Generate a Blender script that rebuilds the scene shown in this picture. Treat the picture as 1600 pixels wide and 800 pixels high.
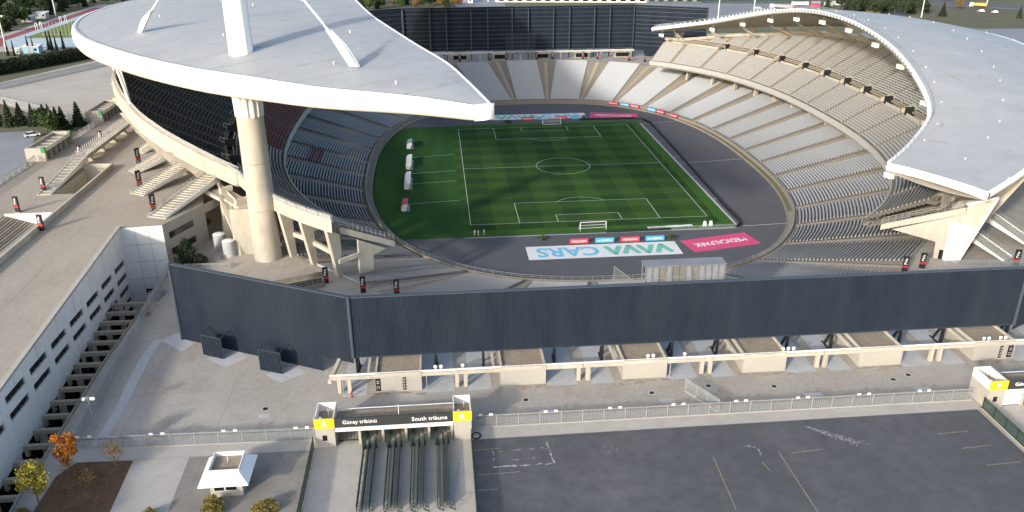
import bpy, bmesh, math, random
from mathutils import Vector, Matrix
random.seed(7)
PI = math.pi
R_ = math.radians
for o in list(bpy.data.objects): bpy.data.objects.remove(o)
scn = bpy.context.scene
COL = scn.collection

# ------------------------------------------------------------------ camera
FPX = 1284.09
yaw, pitch, roll = 0.0909204, 0.4096838, 0.0044344
cam_d = bpy.data.cameras.new('camera')
cam_d.sensor_width = 36.0
cam_d.lens = 36.0 * FPX / 1600.0
cam_d.clip_start = 1.0
cam_d.clip_end = 6000.0
cam = bpy.data.objects.new('camera', cam_d)
COL.objects.link(cam)
fw = Vector((math.sin(yaw)*math.cos(pitch), math.cos(yaw)*math.cos(pitch), -math.sin(pitch)))
rt = Vector((math.cos(yaw), -math.sin(yaw), 0))
dn = fw.cross(rt)
r2 = rt*math.cos(roll) + dn*math.sin(roll)
d2 = dn*math.cos(roll) - rt*math.sin(roll)
m = Matrix((r2, -d2, -fw)).transposed().to_4x4()
m.translation = Vector((-42.022, -267.548, 83.812))
cam.matrix_world = m
scn.camera = cam

# ------------------------------------------------------------------ sky, sun, exposure
SUN_EL, SUN_AZ = 20.5, 40.0            # shadows fall towards azimuth 40 (from +y towards +x)
w = bpy.data.worlds.new('World'); scn.world = w; w.use_nodes = True
nt = w.node_tree; nt.nodes.clear()
sky = nt.nodes.new('ShaderNodeTexSky'); sky.sky_type = 'NISHITA'
sky.sun_disc = False
sky.sun_elevation = R_(SUN_EL); sky.sun_rotation = R_(180 + SUN_AZ)
sky.air_density = 1.0; sky.dust_density = 2.4; sky.ozone_density = 1.0
bg = nt.nodes.new('ShaderNodeBackground'); bg.inputs[1].default_value = 0.15
wo = nt.nodes.new('ShaderNodeOutputWorld')
nt.links.new(sky.outputs[0], bg.inputs[0]); nt.links.new(bg.outputs[0], wo.inputs[0])
sl = bpy.data.lights.new('sun', 'SUN'); sl.energy = 2.0; sl.angle = R_(3.0); sl.color = (1.0, 0.94, 0.85)
so = bpy.data.objects.new('sun', sl); COL.objects.link(so)
ce = math.cos(R_(SUN_EL))
sd = Vector((math.sin(R_(SUN_AZ))*ce, math.cos(R_(SUN_AZ))*ce, -math.sin(R_(SUN_EL))))
so.rotation_euler = sd.to_track_quat('-Z', 'Y').to_euler(); so.location = (-200, -300, 200)
scn.view_settings.view_transform = 'Standard'
scn.view_settings.look = 'None'
scn.view_settings.exposure = 1.0
scn.view_settings.gamma = 1.0
scn.view_settings.use_curve_mapping = False

# ------------------------------------------------------------------ helpers
class MB:
    def __init__(s): s.v = []; s.f = []
    def add(s, vs, fs):
        b = len(s.v); s.v += [tuple(p) for p in vs]; s.f += [tuple(b+i for i in f) for f in fs]; return s
    def box(s, x0, x1, y0, y1, z0, z1):
        return s.add([(x0,y0,z0),(x1,y0,z0),(x1,y1,z0),(x0,y1,z0),(x0,y0,z1),(x1,y0,z1),(x1,y1,z1),(x0,y1,z1)],
                     [(3,2,1,0),(4,5,6,7),(0,1,5,4),(1,2,6,5),(2,3,7,6),(3,0,4,7)])
    def beam(s, p, q, w, h, up=(0,0,1)):
        """box along p-q; w sideways, h along up, centred"""
        p, q = Vector(p), Vector(q); d = (q-p).normalized(); u = Vector(up)
        sd_ = d.cross(u)
        if sd_.length < 1e-4: sd_ = d.cross(Vector((1,0,0)))
        sd_.normalize(); u = sd_.cross(d)
        a, b = sd_*w*.5, u*h*.5
        vs = [p-a-b, p+a-b, p+a+b, p-a+b, q-a-b, q+a-b, q+a+b, q-a+b]
        return s.add(vs, [(0,1,2,3),(7,6,5,4),(0,4,5,1),(1,5,6,2),(2,6,7,3),(3,7,4,0)])
    def cyl(s, p, q, r0, r1=None, n=10, cap=True):
        if r1 is None: r1 = r0
        p, q = Vector(p), Vector(q); d = (q-p).normalized()
        a = d.orthogonal().normalized(); b = d.cross(a)
        vs = []
        for c, r in ((p, r0), (q, r1)):
            for i in range(n):
                t = 2*PI*i/n; vs.append(c + a*math.cos(t)*r + b*math.sin(t)*r)
        fs = [(i, (i+1) % n, n+(i+1) % n, n+i) for i in range(n)]
        if cap: fs += [tuple(range(n-1, -1, -1)), tuple(range(n, 2*n))]
        return s.add(vs, fs)
    def prism(s, poly, z0, z1):
        n = len(poly)
        z0s = z0 if hasattr(z0, '__len__') else [z0]*n
        z1s = z1 if hasattr(z1, '__len__') else [z1]*n
        vs = [(p[0],p[1],z) for p, z in zip(poly, z0s)] + [(p[0],p[1],z) for p, z in zip(poly, z1s)]
        fs = [tuple(range(n-1,-1,-1)), tuple(range(n,2*n))] + [(i,(i+1)%n,n+(i+1)%n,n+i) for i in range(n)]
        return s.add(vs, fs)
    def vprism(s, poly3, t):
        """extrude a planar 3d polygon by vector t"""
        n = len(poly3); t = Vector(t)
        vs = [Vector(p) for p in poly3] + [Vector(p)+t for p in poly3]
        fs = [tuple(range(n-1,-1,-1)), tuple(range(n,2*n))] + [(i,(i+1)%n,n+(i+1)%n,n+i) for i in range(n)]
        return s.add(vs, fs)
    def grid(s, rows, close=False):
        """rows: list of equally long point lists -> quad sheet"""
        n = len(rows[0]); b = []
        vs = [p for r in rows for p in r]; fs = []
        for i in range(len(rows)-1):
            for j in range(n if close else n-1):
                k = (j+1) % n
                fs.append((i*n+j, i*n+k, (i+1)*n+k, (i+1)*n+j))
        return s.add(vs, fs)
    def sphere(s, c, r, n=8, m_=6, sc=(1,1,1)):
        rows = []
        for i in range(m_+1):
            a = PI*i/m_
            rows.append([(c[0]+r*sc[0]*math.sin(a)*math.cos(2*PI*j/n), c[1]+r*sc[1]*math.sin(a)*math.sin(2*PI*j/n), c[2]-r*sc[2]*math.cos(a)) for j in range(n)])
        return s.grid(rows, True)
    def mesh(s, name, mat, smooth=False):
        me = bpy.data.meshes.new(name); me.from_pydata(s.v, [], s.f); me.update()
        if mat: me.materials.append(MAT[mat] if isinstance(mat, str) else mat)
        if smooth: me.polygons.foreach_set('use_smooth', [True]*len(me.polygons))
        return me
    def build(s, name, mat, parent=None, smooth=False, fixn=True):
        me = s.mesh(name, mat, smooth)
        if fixn and len(s.f) < 60000:
            b = bmesh.new(); b.from_mesh(me); bmesh.ops.recalc_face_normals(b, faces=b.faces); b.to_mesh(me); b.free()
        return put(name, me, parent)

def put(name, me, parent=None, loc=None, world=True):
    o = bpy.data.objects.new(name, me); COL.objects.link(o)
    if parent is not None:
        o.parent = parent
        if loc is None and world: o.location = -Vector(ROOTLOC.get(parent.name, (0,0,0)))
    if loc is not None: o.location = loc
    return o
ROOTLOC = {}
def tag(o, label=None, cat=None, group=None, kind=None):
    if label: o['label'] = label
    if cat: o['category'] = cat
    if group: o['group'] = group
    if kind: o['kind'] = kind
    return o
def thing(name, label, cat, loc=(0,0,0), group=None, rz=None):
    o = bpy.data.objects.new(name, None); COL.objects.link(o)
    o.empty_display_size = 1.0
    o.location = loc; o.rotation_euler = (0,0,rz or 0)
    ROOTLOC[o.name] = tuple(loc) if rz is None else (0,0,0)
    return tag(o, label, cat, group)
def local_thing(name, label, cat, group=None):
    o = bpy.data.objects.new(name, None); COL.objects.link(o); ROOTLOC[o.name] = (0,0,0)
    return tag(o, label, cat, group)
def dup(root, loc, rz=0, label=None, group=None, sc=None):
    def cp(o, par):
        c = o.copy(); COL.objects.link(c); c.parent = par
        for k in kids.get(o.name, []): cp(k, c)
        return c
    kids = {}
    def collect(o):
        kids[o.name] = list(o.children)
        for k in o.children: collect(k)
    collect(root)
    r = cp(root, None)
    r.location = loc; r.rotation_euler = (0,0,rz)
    if sc: r.scale = sc if hasattr(sc, '__len__') else (sc,)*3
    if label: r['label'] = label
    if group: r['group'] = group
    return r
def place(root, loc, rz=0, label=None, sc=None):
    root.location = loc; root.rotation_euler = (0,0,rz)
    if sc: root.scale = sc if hasattr(sc, '__len__') else (sc,)*3
    if label: root['label'] = label
    return root
def sheet(name, loops, z, mat, kind='structure', parent=None):
    """flat sheet with holes: loops = [outer, hole, ...]"""
    b = bmesh.new(); es = []
    for lp in loops:
        vs = [b.verts.new((p[0], p[1], z)) for p in lp]
        es += [b.edges.new((vs[i], vs[(i+1) % len(vs)])) for i in range(len(vs))]
    bmesh.ops.triangle_fill(b, use_beauty=True, use_dissolve=False, edges=es, normal=(0,0,1))
    for f in b.faces:
        if f.normal.z < 0: f.normal_flip()
    me = bpy.data.meshes.new(name); b.to_mesh(me); b.free()
    me.materials.append(MAT[mat])
    o = put(name, me, parent)
    if kind and parent is None: o['kind'] = kind
    return o
def rect(x0, x1, y0, y1): return [(x0,y0),(x1,y0),(x1,y1),(x0,y1)]
ORD = ['first','second','third','fourth','fifth','sixth','seventh','eighth','ninth','tenth','eleventh','twelfth','thirteenth','fourteenth']
_dg = None
def text_mesh(s, size, mat, width=None, height=None, extr=0.01, bold=0.0):
    cu = bpy.data.curves.new('t', 'FONT'); cu.body = s; cu.size = size; cu.align_x = 'CENTER'; cu.align_y = 'CENTER'
    cu.extrude = extr; cu.offset = bold; cu.resolution_u = 3
    o = bpy.data.objects.new('t', cu); COL.objects.link(o)
    bpy.context.view_layer.update()
    dg = bpy.context.evaluated_depsgraph_get()
    me = bpy.data.meshes.new_from_object(o.evaluated_get(dg))
    bpy.data.objects.remove(o)
    xs = [v.co.x for v in me.vertices]; ys = [v.co.y for v in me.vertices]
    cx, cy = (min(xs)+max(xs))/2, (min(ys)+max(ys))/2
    sx = width/(max(xs)-min(xs)) if width else 1.0
    sy = height/(max(ys)-min(ys)) if height else sx
    if not width: sx = sy
    for v in me.vertices: v.co.x = (v.co.x-cx)*sx; v.co.y = (v.co.y-cy)*sy
    me.materials.clear(); me.materials.append(MAT[mat])
    return me

# ------------------------------------------------------------------ materials
MAT = {}
def material(name, col, rough=0.85, var=0.0, scale=1.0, col2=None, stain=None, stain_scale=0.1, stain_amt=0.5, bump=0.0, bscale=3.0, metallic=0.0, detail=5.0, alpha=None, spec=None, stretch=None, stain2=None):
    m_ = bpy.data.materials.new(name); m_.use_nodes = True
    n = m_.node_tree.nodes; l = m_.node_tree.links
    p = n['Principled BSDF']; p.inputs['Roughness'].default_value = rough; p.inputs['Metallic'].default_value = metallic
    if spec is not None: p.inputs['Specular IOR Level'].default_value = spec
    c4 = (*col, 1)
    p.inputs['Base Color'].default_value = c4
    geo = n.new('ShaderNodeNewGeometry'); pos = geo.outputs['Position']
    if stretch:
        mp = n.new('ShaderNodeMapping'); mp.inputs['Scale'].default_value = stretch
        l.new(pos, mp.inputs[0]); pos = mp.outputs[0]
    out = None
    if var > 0 or col2:
        tx = n.new('ShaderNodeTexNoise'); tx.inputs['Scale'].default_value = scale; tx.inputs['Detail'].default_value = detail; tx.inputs['Roughness'].default_value = .65
        l.new(pos, tx.inputs['Vector'])
        rp = n.new('ShaderNodeValToRGB'); rp.color_ramp.elements[0].position = .3; rp.color_ramp.elements[1].position = .7
        a = tuple(max(0, c*(1-var)) for c in col); b = col2 if col2 else tuple(min(1, c*(1+var)) for c in col)
        rp.color_ramp.elements[0].color = (*a, 1); rp.color_ramp.elements[1].color = (*b, 1)
        l.new(tx.outputs['Fac'], rp.inputs[0]); out = rp.outputs[0]
    if stain:
        tx = n.new('ShaderNodeTexNoise'); tx.inputs['Scale'].default_value = stain_scale; tx.inputs['Detail'].default_value = 8; tx.inputs['Roughness'].default_value = .7
        l.new(pos, tx.inputs['Vector'])
        rp = n.new('ShaderNodeValToRGB'); rp.color_ramp.elements[0].position = .5; rp.color_ramp.elements[1].position = .72
        rp.color_ramp.elements[0].color = (0,0,0,1); rp.color_ramp.elements[1].color = (stain_amt,)*3+(1,)
        l.new(tx.outputs['Fac'], rp.inputs[0])
        mx = n.new('ShaderNodeMix'); mx.data_type = 'RGBA'
        l.new(rp.outputs[0], mx.inputs[0]); mx.inputs[7].default_value = (*stain, 1)
        if out: l.new(out, mx.inputs[6])
        else: mx.inputs[6].default_value = c4
        out = mx.outputs[2]
    if stain2:
        c2_, sc2, am2, lo2, hi2, st2 = stain2
        mp = n.new('ShaderNodeMapping'); mp.inputs['Scale'].default_value = st2; mp.inputs['Rotation'].default_value = (0,0,.35); l.new(geo.outputs['Position'], mp.inputs[0])
        tx = n.new('ShaderNodeTexNoise'); tx.inputs['Scale'].default_value = sc2; tx.inputs['Detail'].default_value = 9; tx.inputs['Roughness'].default_value = .6; tx.inputs['Distortion'].default_value = .4
        l.new(mp.outputs[0], tx.inputs['Vector'])
        rp = n.new('ShaderNodeValToRGB'); rp.color_ramp.elements[0].position = lo2; rp.color_ramp.elements[1].position = hi2
        rp.color_ramp.elements[0].color = (0,0,0,1); rp.color_ramp.elements[1].color = (am2,)*3+(1,)
        l.new(tx.outputs['Fac'], rp.inputs[0])
        mx = n.new('ShaderNodeMix'); mx.data_type = 'RGBA'; l.new(rp.outputs[0], mx.inputs[0]); mx.inputs[7].default_value = (*c2_, 1)
        if out: l.new(out, mx.inputs[6])
        else: mx.inputs[6].default_value = c4
        out = mx.outputs[2]
    if out: l.new(out, p.inputs['Base Color'])
    if bump > 0:
        tx = n.new('ShaderNodeTexNoise'); tx.inputs['Scale'].default_value = bscale; tx.inputs['Detail'].default_value = 4
        l.new(pos, tx.inputs['Vector'])
        bp = n.new('ShaderNodeBump'); bp.inputs['Strength'].default_value = bump; bp.inputs['Distance'].default_value = .05
        l.new(tx.outputs['Fac'], bp.inputs['Height']); l.new(bp.outputs[0], p.inputs['Normal'])
    if alpha is not None: p.inputs['Alpha'].default_value = alpha
    MAT[name] = m_
    return m_
material('beige_concrete', (.45,.415,.345), .9, .12, .35, stain=(.26,.23,.18), stain_scale=.25, stain_amt=.5, stretch=(1,1,.4))
material('stand_concrete', (.255,.225,.18), .95, .15, .8, stain=(.16,.14,.115), stain_scale=.15, stain_amt=.4)
material('aisle_concrete', (.36,.315,.24), .95, .12, 1.0)
material('white_wall', (.74,.735,.72), .85, .06, .3, stain=(.4,.39,.37), stain_scale=.3, stain_amt=.45, stretch=(1,1,.3))
material('forecourt', (.325,.295,.255), .95, .12, 2.2, col2=(.39,.36,.315), stain=(.25,.205,.155), stain_scale=.2, stain_amt=.7, bump=.3, detail=12, stain2=((.47,.44,.39), .06, .6, .48, .72, (1,.5,1)))
material('deck', (.325,.285,.23), .95, .10, 1.5, col2=(.37,.325,.27), stain=(.225,.195,.155), stain_scale=.09, stain_amt=.7, detail=11, stretch=(1,.35,1), stain2=((.43,.385,.32), .04, .65, .46, .72, (1,.3,1)))
material('pale_concrete', (.40,.375,.335), .95, .12, .6, stain=(.26,.23,.19), stain_scale=.3, stain_amt=.5)
material('apron_concrete', (.42,.425,.43), .95, .08, .8, stain=(.32,.31,.30), stain_scale=.3, stain_amt=.4)
material('terrain', (.14,.12,.075), 1, .35, .03, col2=(.10,.115,.05), stain=(.2,.16,.11), stain_scale=.02, stain_amt=.7)
material('soil', (.105,.060,.035), 1, .4, .5, stain=(.075,.07,.03), stain_scale=.35, stain_amt=.8, bump=.5)
material('gravel', (.235,.22,.195), 1, .2, .6, stain=(.12,.1,.08), stain_scale=.3, stain_amt=.5, bump=.3)
material('asphalt', (.076,.079,.085), .9, .10, .5, col2=(.104,.108,.114), stain=(.17,.17,.165), stain_scale=.07, stain_amt=.38, bump=.15, detail=9, stain2=((.052,.056,.064), .06, .6, .45, .7, (1,.18,1)))
material('track', (.092,.092,.098), .9, .08, .2, stain=(.1,.1,.105), stain_scale=.12, stain_amt=.5)
material('road', (.09,.09,.095), .9, .1, .2)
material('far_lot', (.2,.21,.23), .9, .1, .1, stain=(.28,.29,.32), stain_scale=.03, stain_amt=.7)
material('road_tan', (.40,.36,.31), .95, .12, .08)
material('paint_white', (.7,.7,.68), .8, .12, 2.0)
material('paint_worn', (.33,.33,.33), .9, .4, 2.5)
material('paint_yellow', (.25,.235,.15), .9, .3, 2.0)
material('roof_metal', (.34,.353,.362), .55, .06, .12, col2=(.375,.386,.392), stain=(.275,.285,.292), stain_scale=.18, stain_amt=.5, spec=.3)
material('roof_seam', (.24,.255,.27), .7, .2, .4)
material('white_steel', (.86,.86,.86), .5, .03, .3)
material('white_dirty', (.72,.71,.68), .6, .08, .5)
material('screen', (.015,.023,.039), .7, .15, .25, col2=(.022,.032,.047), spec=.12, stain=(.03,.036,.045), stain_scale=.12, stain_amt=.5, stretch=(1,1,.25))
material('screen_edge', (.045,.06,.08), .5)
material('black_steel', (.012,.013,.016), .5)
material('grey_steel', (.36,.38,.39), .5, .1, 1.0, metallic=.3)
material('seat_grey', (.355,.37,.385), .6, .06, .7)
material('seat_maroon', (.17,.03,.04), .6, .1, .7)
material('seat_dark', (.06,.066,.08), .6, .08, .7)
material('seat_beige', (.325,.327,.32), .7, .08, .7)
material('pale_parapet', (.40,.395,.375), .8, .08, .5)
material('tread_shade', (.105,.098,.088), 1, .2, 1.0)  # dark tone stands in for the shade under the seats
material('black', (.012,.012,.013), .6)
material('red', (.38,.03,.03), .6)
material('dark_glass', (.012,.014,.016), .15)
material('void', (.01,.01,.011), 1.0)
material('yellow_panel', (.80,.56,.02), .5, .04, 1.0)
material('sign_dark', (.035,.038,.040), .5)
material('cream_wall', (.375,.355,.315), .9, .07, .4, stain=(.38,.34,.28), stain_scale=.4, stain_amt=.4)
material('gravel_roof', (.27,.225,.165), 1, .2, 1.5, stain=(.17,.14,.11), stain_scale=.4, stain_amt=.6)
material('green_rail', (.012,.04,.03), .5)
material('green_panel', (.03,.22,.07), .5)
material('pink', (.66,.065,.17), .6, .05, .5)
material('board_red', (.62,.06,.10), .5)
material('board_blue', (.10,.40,.58), .5)
material('letter_teal', (.17,.48,.36), .6)
material('letter_dteal', (.09,.30,.24), .6)
material('letter_blue', (.16,.48,.66), .6)
material('letter_white', (.85,.85,.85), .6)
material('track_red', (.24,.06,.065), .9, .1, .1)
material('track_blue', (.38,.46,.48), .9, .06, .1)
material('infield', (.13,.17,.035), 1, .2, .1)
material('verge_grass', (.10,.085,.045), 1, .25, .08, col2=(.085,.10,.04), stain=(.13,.10,.065), stain_scale=.04, stain_amt=.8)
material('trunk', (.10,.075,.055), 1, .2, 2)
for nm, c1, c2 in (('leaf_pine',(.020,.036,.020),(.045,.065,.030)), ('leaf_dark',(.014,.024,.014),(.034,.045,.022)), ('leaf_green',(.035,.065,.022),(.075,.11,.035)),
                   ('leaf_orange',(.34,.115,.018),(.50,.19,.035)), ('leaf_yellow',(.24,.21,.03),(.36,.30,.05)), ('leaf_brown',(.15,.085,.035),(.24,.15,.05)), ('leaf_bush',(.15,.13,.03),(.24,.19,.05))):
    mm = material(nm, c1, .8, .0, .9, col2=c2)
    mm.node_tree.nodes['Principled BSDF'].inputs['Specular IOR Level'].default_value = .2
material('rail_dark', (.15,.14,.13), .6, .2, 1.5)
material('mesh_fence', (.30,.315,.32), .6, 0, 1, alpha=.28)
material('mesh_green', (.015,.045,.032), .6, 0, 1, alpha=.6)
material('solid_panel', (.40,.41,.41), .7, .08, 1.2, alpha=.62)
material('truck_yellow', (.6,.33,.03), .5)
material('car_white', (.7,.7,.7), .3)
material('tyre', (.015,.015,.015), .9)
material('blue_box', (.22,.40,.50), .6)
material('moss', (.10,.12,.04), 1, .3, 1.5, col2=(.2,.18,.1))

def grass_material():
    m_ = bpy.data.materials.new('pitch_grass'); m_.use_nodes = True
    n = m_.node_tree.nodes; l = m_.node_tree.links; p = n['Principled BSDF']; p.inputs['Roughness'].default_value = .95
    p.inputs['Specular IOR Level'].default_value = .15
    geo = n.new('ShaderNodeNewGeometry'); sp = n.new('ShaderNodeSeparateXYZ'); l.new(geo.outputs['Position'], sp.inputs[0])
    def stripes(axis, period):
        a = n.new('ShaderNodeMath'); a.operation = 'MULTIPLY'; a.inputs[1].default_value = 2*PI/period; l.new(sp.outputs[axis], a.inputs[0])
        b = n.new('ShaderNodeMath'); b.operation = 'SINE'; l.new(a.outputs[0], b.inputs[0])
        c = n.new('ShaderNodeMath'); c.operation = 'MULTIPLY_ADD'; c.inputs[1].default_value = 5.0; c.inputs[2].default_value = .5; c.use_clamp = True; l.new(b.outputs[0], c.inputs[0])
        return c.outputs[0]
    s1, s2 = stripes(0, 13.6), stripes(1, 10.5)
    ad = n.new('ShaderNodeMath'); ad.operation = 'ADD'; l.new(s1, ad.inputs[0]); l.new(s2, ad.inputs[1])
    hf = n.new('ShaderNodeMath'); hf.operation = 'MULTIPLY'; hf.inputs[1].default_value = .5; l.new(ad.outputs[0], hf.inputs[0])
    tx = n.new('ShaderNodeTexNoise'); tx.inputs['Scale'].default_value = .35; tx.inputs['Detail'].default_value = 8; l.new(geo.outputs['Position'], tx.inputs['Vector'])
    mn = n.new('ShaderNodeMath'); mn.operation = 'MULTIPLY_ADD'; mn.inputs[1].default_value = .9; mn.inputs[2].default_value = -.45; l.new(tx.outputs['Fac'], mn.inputs[0])
    sm = n.new('ShaderNodeMath'); sm.operation = 'ADD'; sm.use_clamp = True; l.new(hf.outputs[0], sm.inputs[0]); l.new(mn.outputs[0], sm.inputs[1])
    rp = n.new('ShaderNodeValToRGB'); rp.color_ramp.elements[0].color = (.019,.054,.010,1); rp.color_ramp.elements[1].color = (.042,.098,.016,1)
    l.new(sm.outputs[0], rp.inputs[0]); l.new(rp.outputs[0], p.inputs['Base Color'])
    MAT['pitch_grass'] = m_
grass_material()
material('grass_side', (.024,.078,.016), .95, .1, .3, col2=(.034,.10,.020), spec=.15, stretch=(1,.1,1))
material('grass_bright', (.045,.115,.018), .95, .15, .4, spec=.15)
material('line_white', (.55,.6,.52), .9)
MAT['seat_mats'] = MAT['seat_grey']

# ------------------------------------------------------------------ bowl geometry
EA, EB, EN = 65.8, 94.8, 2.5
NT = 1440
def _raw(t):
    c, s = math.cos(t), math.sin(t)
    return Vector((EA*math.copysign(abs(c)**(2/EN), c), EB*math.copysign(abs(s)**(2/EN), s)))
# fine table, resampled by arc length; s = 0 at (EA,0), anticlockwise
_pts = []
for i in range(20001):
    _pts.append(_raw(2*PI*i/20000))
_acc = [0.0]
for i in range(20000): _acc.append(_acc[-1]+(_pts[i+1]-_pts[i]).length)
LEN = _acc[-1]
_tab = []; j = 0
for i in range(NT+1):
    s = LEN*i/NT
    while j < 19999 and _acc[j+1] < s: j += 1
    f = (s-_acc[j])/max(1e-9, _acc[j+1]-_acc[j])
    _tab.append(_pts[j].lerp(_pts[j+1], f))
_nrm = []
for i in range(NT):
    t_ = (_tab[(i+3) % NT]-_tab[(i-3) % NT]).normalized(); n1 = Vector((t_.y, -t_.x))
    p_ = _tab[i]; n2 = Vector((p_.x/EA**2, p_.y/EB**2)).normalized()
    _nrm.append((n1+n2).normalized())
def PS(s, d):
    f = (s/LEN*NT) % NT; i = int(f) % NT; k = (i+1) % NT; f -= int(f)
    p_ = _tab[i].lerp(_tab[k], f); n_ = _nrm[i].lerp(_nrm[k], f).normalized()
    return p_ + n_*d
def zlow(d): return 0.6 + 10.2/45.0*d
def zup(d): return 16.0 + 0.57*(d-22.5)
ZC = 10.8          # concourse and forecourt level
ZD = 20.0          # west podium level
def ring(d, n=240): return [tuple(PS(LEN*i/n, d)) for i in range(n)]
def dlow(s):
    p_ = PS(s, 0); k = max(0.0, min(1.0, (abs(p_.x)-18)/26.0)); k = k*k*(3-2*k)
    if p_.y > 60: return 43.0-2.5*k
    if p_.y > 0: return 34.0+6.5*max(0, p_.y-25)/35.0 if p_.y > 25 else 34.0
    return 40.0-6.0*k
def PLo(s, d): return PS(s, d*dlow(s)/45.0)
def s_at(x, y, d):
    return min((LEN*i/NT for i in range(NT)), key=lambda s: (PS(s, d)-Vector((x, y))).length)
S_TIP = s_at(56.0, -102.0, 22.5)       # near east tip (close to LEN)
S_E = (S_TIP-LEN, LEN-S_TIP)           # east upper stand range (through 0)
S_W = (LEN/2-(LEN-S_TIP), LEN/2+(LEN-S_TIP))
def interp(tb, x):
    x = abs(x)
    for (a, va), (b, vb) in zip(tb, tb[1:]):
        if x <= b: return va+(vb-va)*(x-a)/(b-a)
    return tb[-1][1]
def dmax_e(s): return interp([(0,56),(38,54.3),(52,53),(67,50.7),(79,47),(91,44),(101,40.5),(112,36.8)], PS(s, 45).y)
def dmax_w(s): return interp([(0,68),(35,64),(48,60),(61,55),(69,50),(77,42),(80,36.8)], PS(s, 45).y)

# ================================================================== GROUND AND SETTING
hole = [tuple(PLo(LEN*i/240, 45.0)) for i in range(240)]
trench = [(-110.6,-97.0),(-101.9,-96.6),(-100.9,-109.0),(-101.2,-138),(-100.2,-164),(-99.4,-182),(-98.6,-215),(-101.5,-215),(-105.4,-162)]
sheet('ground', [[(-1500,-700),(1500,-700),(1500,2200),(-1500,2200)], hole, trench], ZC-.06, 'terrain')
sheet('concourse', [[(-98.5,-215),(-100.2,-164),(-101.2,-138),(-100.9,-109),(-99,-96),(-99,-70),(-122,-50),(-122,60),(-99,100),(-99,215),(190,215),(190,-166),(40.5,-166.2),(40.5,-215)], hole], ZC, 'forecourt')
# forecourt zones south of the fence
sheet('parking_lot', [[(-39.0,-167.2),(39.6,-167.1),(39.6,-240),(-39.0,-240)]], ZC+.02, 'asphalt')
sheet('pavement', [[(-38.6,-164.2),(40.4,-164.4),(40.4,-167.0),(-38.6,-167.1)]], ZC+.03, 'pale_concrete')
o = sheet('pavement', [[(-97,-164.2),(-61.8,-164.8),(-61.8,-167.4),(-97,-167.0)]], ZC+.03, 'pale_concrete')
sheet('planting_bed', [[(-95.0,-167.1),(-87.1,-167.35),(-86.6,-178.1),(-86.3,-200),(-96.5,-200),(-96.6,-170)]], ZC+.035, 'soil')
sheet('path', [[(-87.1,-167.3),(-79.3,-167.35),(-78.6,-200),(-86.2,-200)]], ZC+.03, 'pale_concrete')
sheet('gravel_yard', [[(-79.2,-167.38),(-61.9,-167.4),(-61.9,-215),(-78.5,-215)]], ZC+.025, 'gravel')
sheet('gate_approach', [[(-61.7,-166.5),(-39.1,-166.5),(-39.1,-215),(-61.7,-215)]], ZC+.025, 'pale_concrete')
sheet('gate_approach', [[(40.7,-166.5),(66,-166.5),(66,-215),(40.7,-215)]], ZC+.025, 'pale_concrete')
sheet('gate_surround', [[(40.6,-150),(190,-150),(190,-166.4),(40.6,-166.4)]], ZC+.008, 'forecourt')
# pale slabs in front of the kiosks
KX = [-50.0, -29.8, -9.6, 10.8, 31.0, 51.3]
for i, kx in enumerate(KX + [71.5]):
    for a, b in ((-9.0, -5.2), (3.75, 8.9)):
        sheet('apron_slab', [[(kx+a,-153.9),(kx+b,-153.8),(kx+b,-138),(kx+a,-138)]], ZC+.015, 'apron_concrete')
for (x, y, a, b) in [(-71.5,-157.5,1.6,1.0),(-63,-158.5,2.2,.9),(-56.5,-160.8,2.6,1.2),(-8.8,-159.5,2.2,1.0),(-1,-160,1.8,.9),(14.6,-160,3,1.2),(33,-160.2,2.5,1.1),(-28,-160.6,2.2,1)]:
    sheet('patch_slab', [[(x,y),(x+a,y+.05),(x+a+.1,y-b),(x+.1,y-b)]], ZC+.012, 'apron_concrete')
sheet('patch_slab', [[(-93.7,-131.8),(-91.0,-129.0),(-87.3,-133.7),(-88.6,-136.3)]], ZC+.012, 'apron_concrete')
sheet('patch_slab', [[(-83.5,-139.4),(-78.9,-136.8),(-76.6,-139.6),(-79.6,-142.6)]], ZC+.012, 'apron_concrete')
sheet('patch_slab', [[(-72.6,-145.6),(-68.0,-143.2),(-65.6,-145.6),(-69.6,-148.6)]], ZC+.012, 'apron_concrete')
sheet('painted_streak', [[(-94.8,-131.4),(-93.3,-131.6),(-93.6,-138),(-93.1,-146.4),(-92.6,-153.9),(-92.9,-160.5),(-93.2,-163.4),(-94.4,-163.4),(-94.2,-160),(-94.2,-153),(-94.9,-146),(-95.2,-138.1)]], ZC+.014, 'apron_concrete')

def blob(cx, cy, rx, ry, n=14, rot=0.0, jag=.35):
    out = []
    for i in range(n):
        t = 2*PI*i/n; k = 1+random.uniform(-jag, jag)
        x, y = rx*k*math.cos(t), ry*k*math.sin(t)
        out.append((cx+x*math.cos(rot)-y*math.sin(rot), cy+x*math.sin(rot)+y*math.cos(rot)))
    return out
def mark(pts, mat='paint_yellow', z=ZC+.026): return sheet('road_marking', [pts], z, mat)
def line(p, q, wd, mat, z, name='road_marking'):
    p, q = Vector(p), Vector(q); d = (q-p).normalized(); nn = Vector((-d.y, d.x))*wd/2
    return sheet(name, [[tuple(p-nn), tuple(q-nn), tuple(q+nn), tuple(p+nn)]], z, mat)
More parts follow.
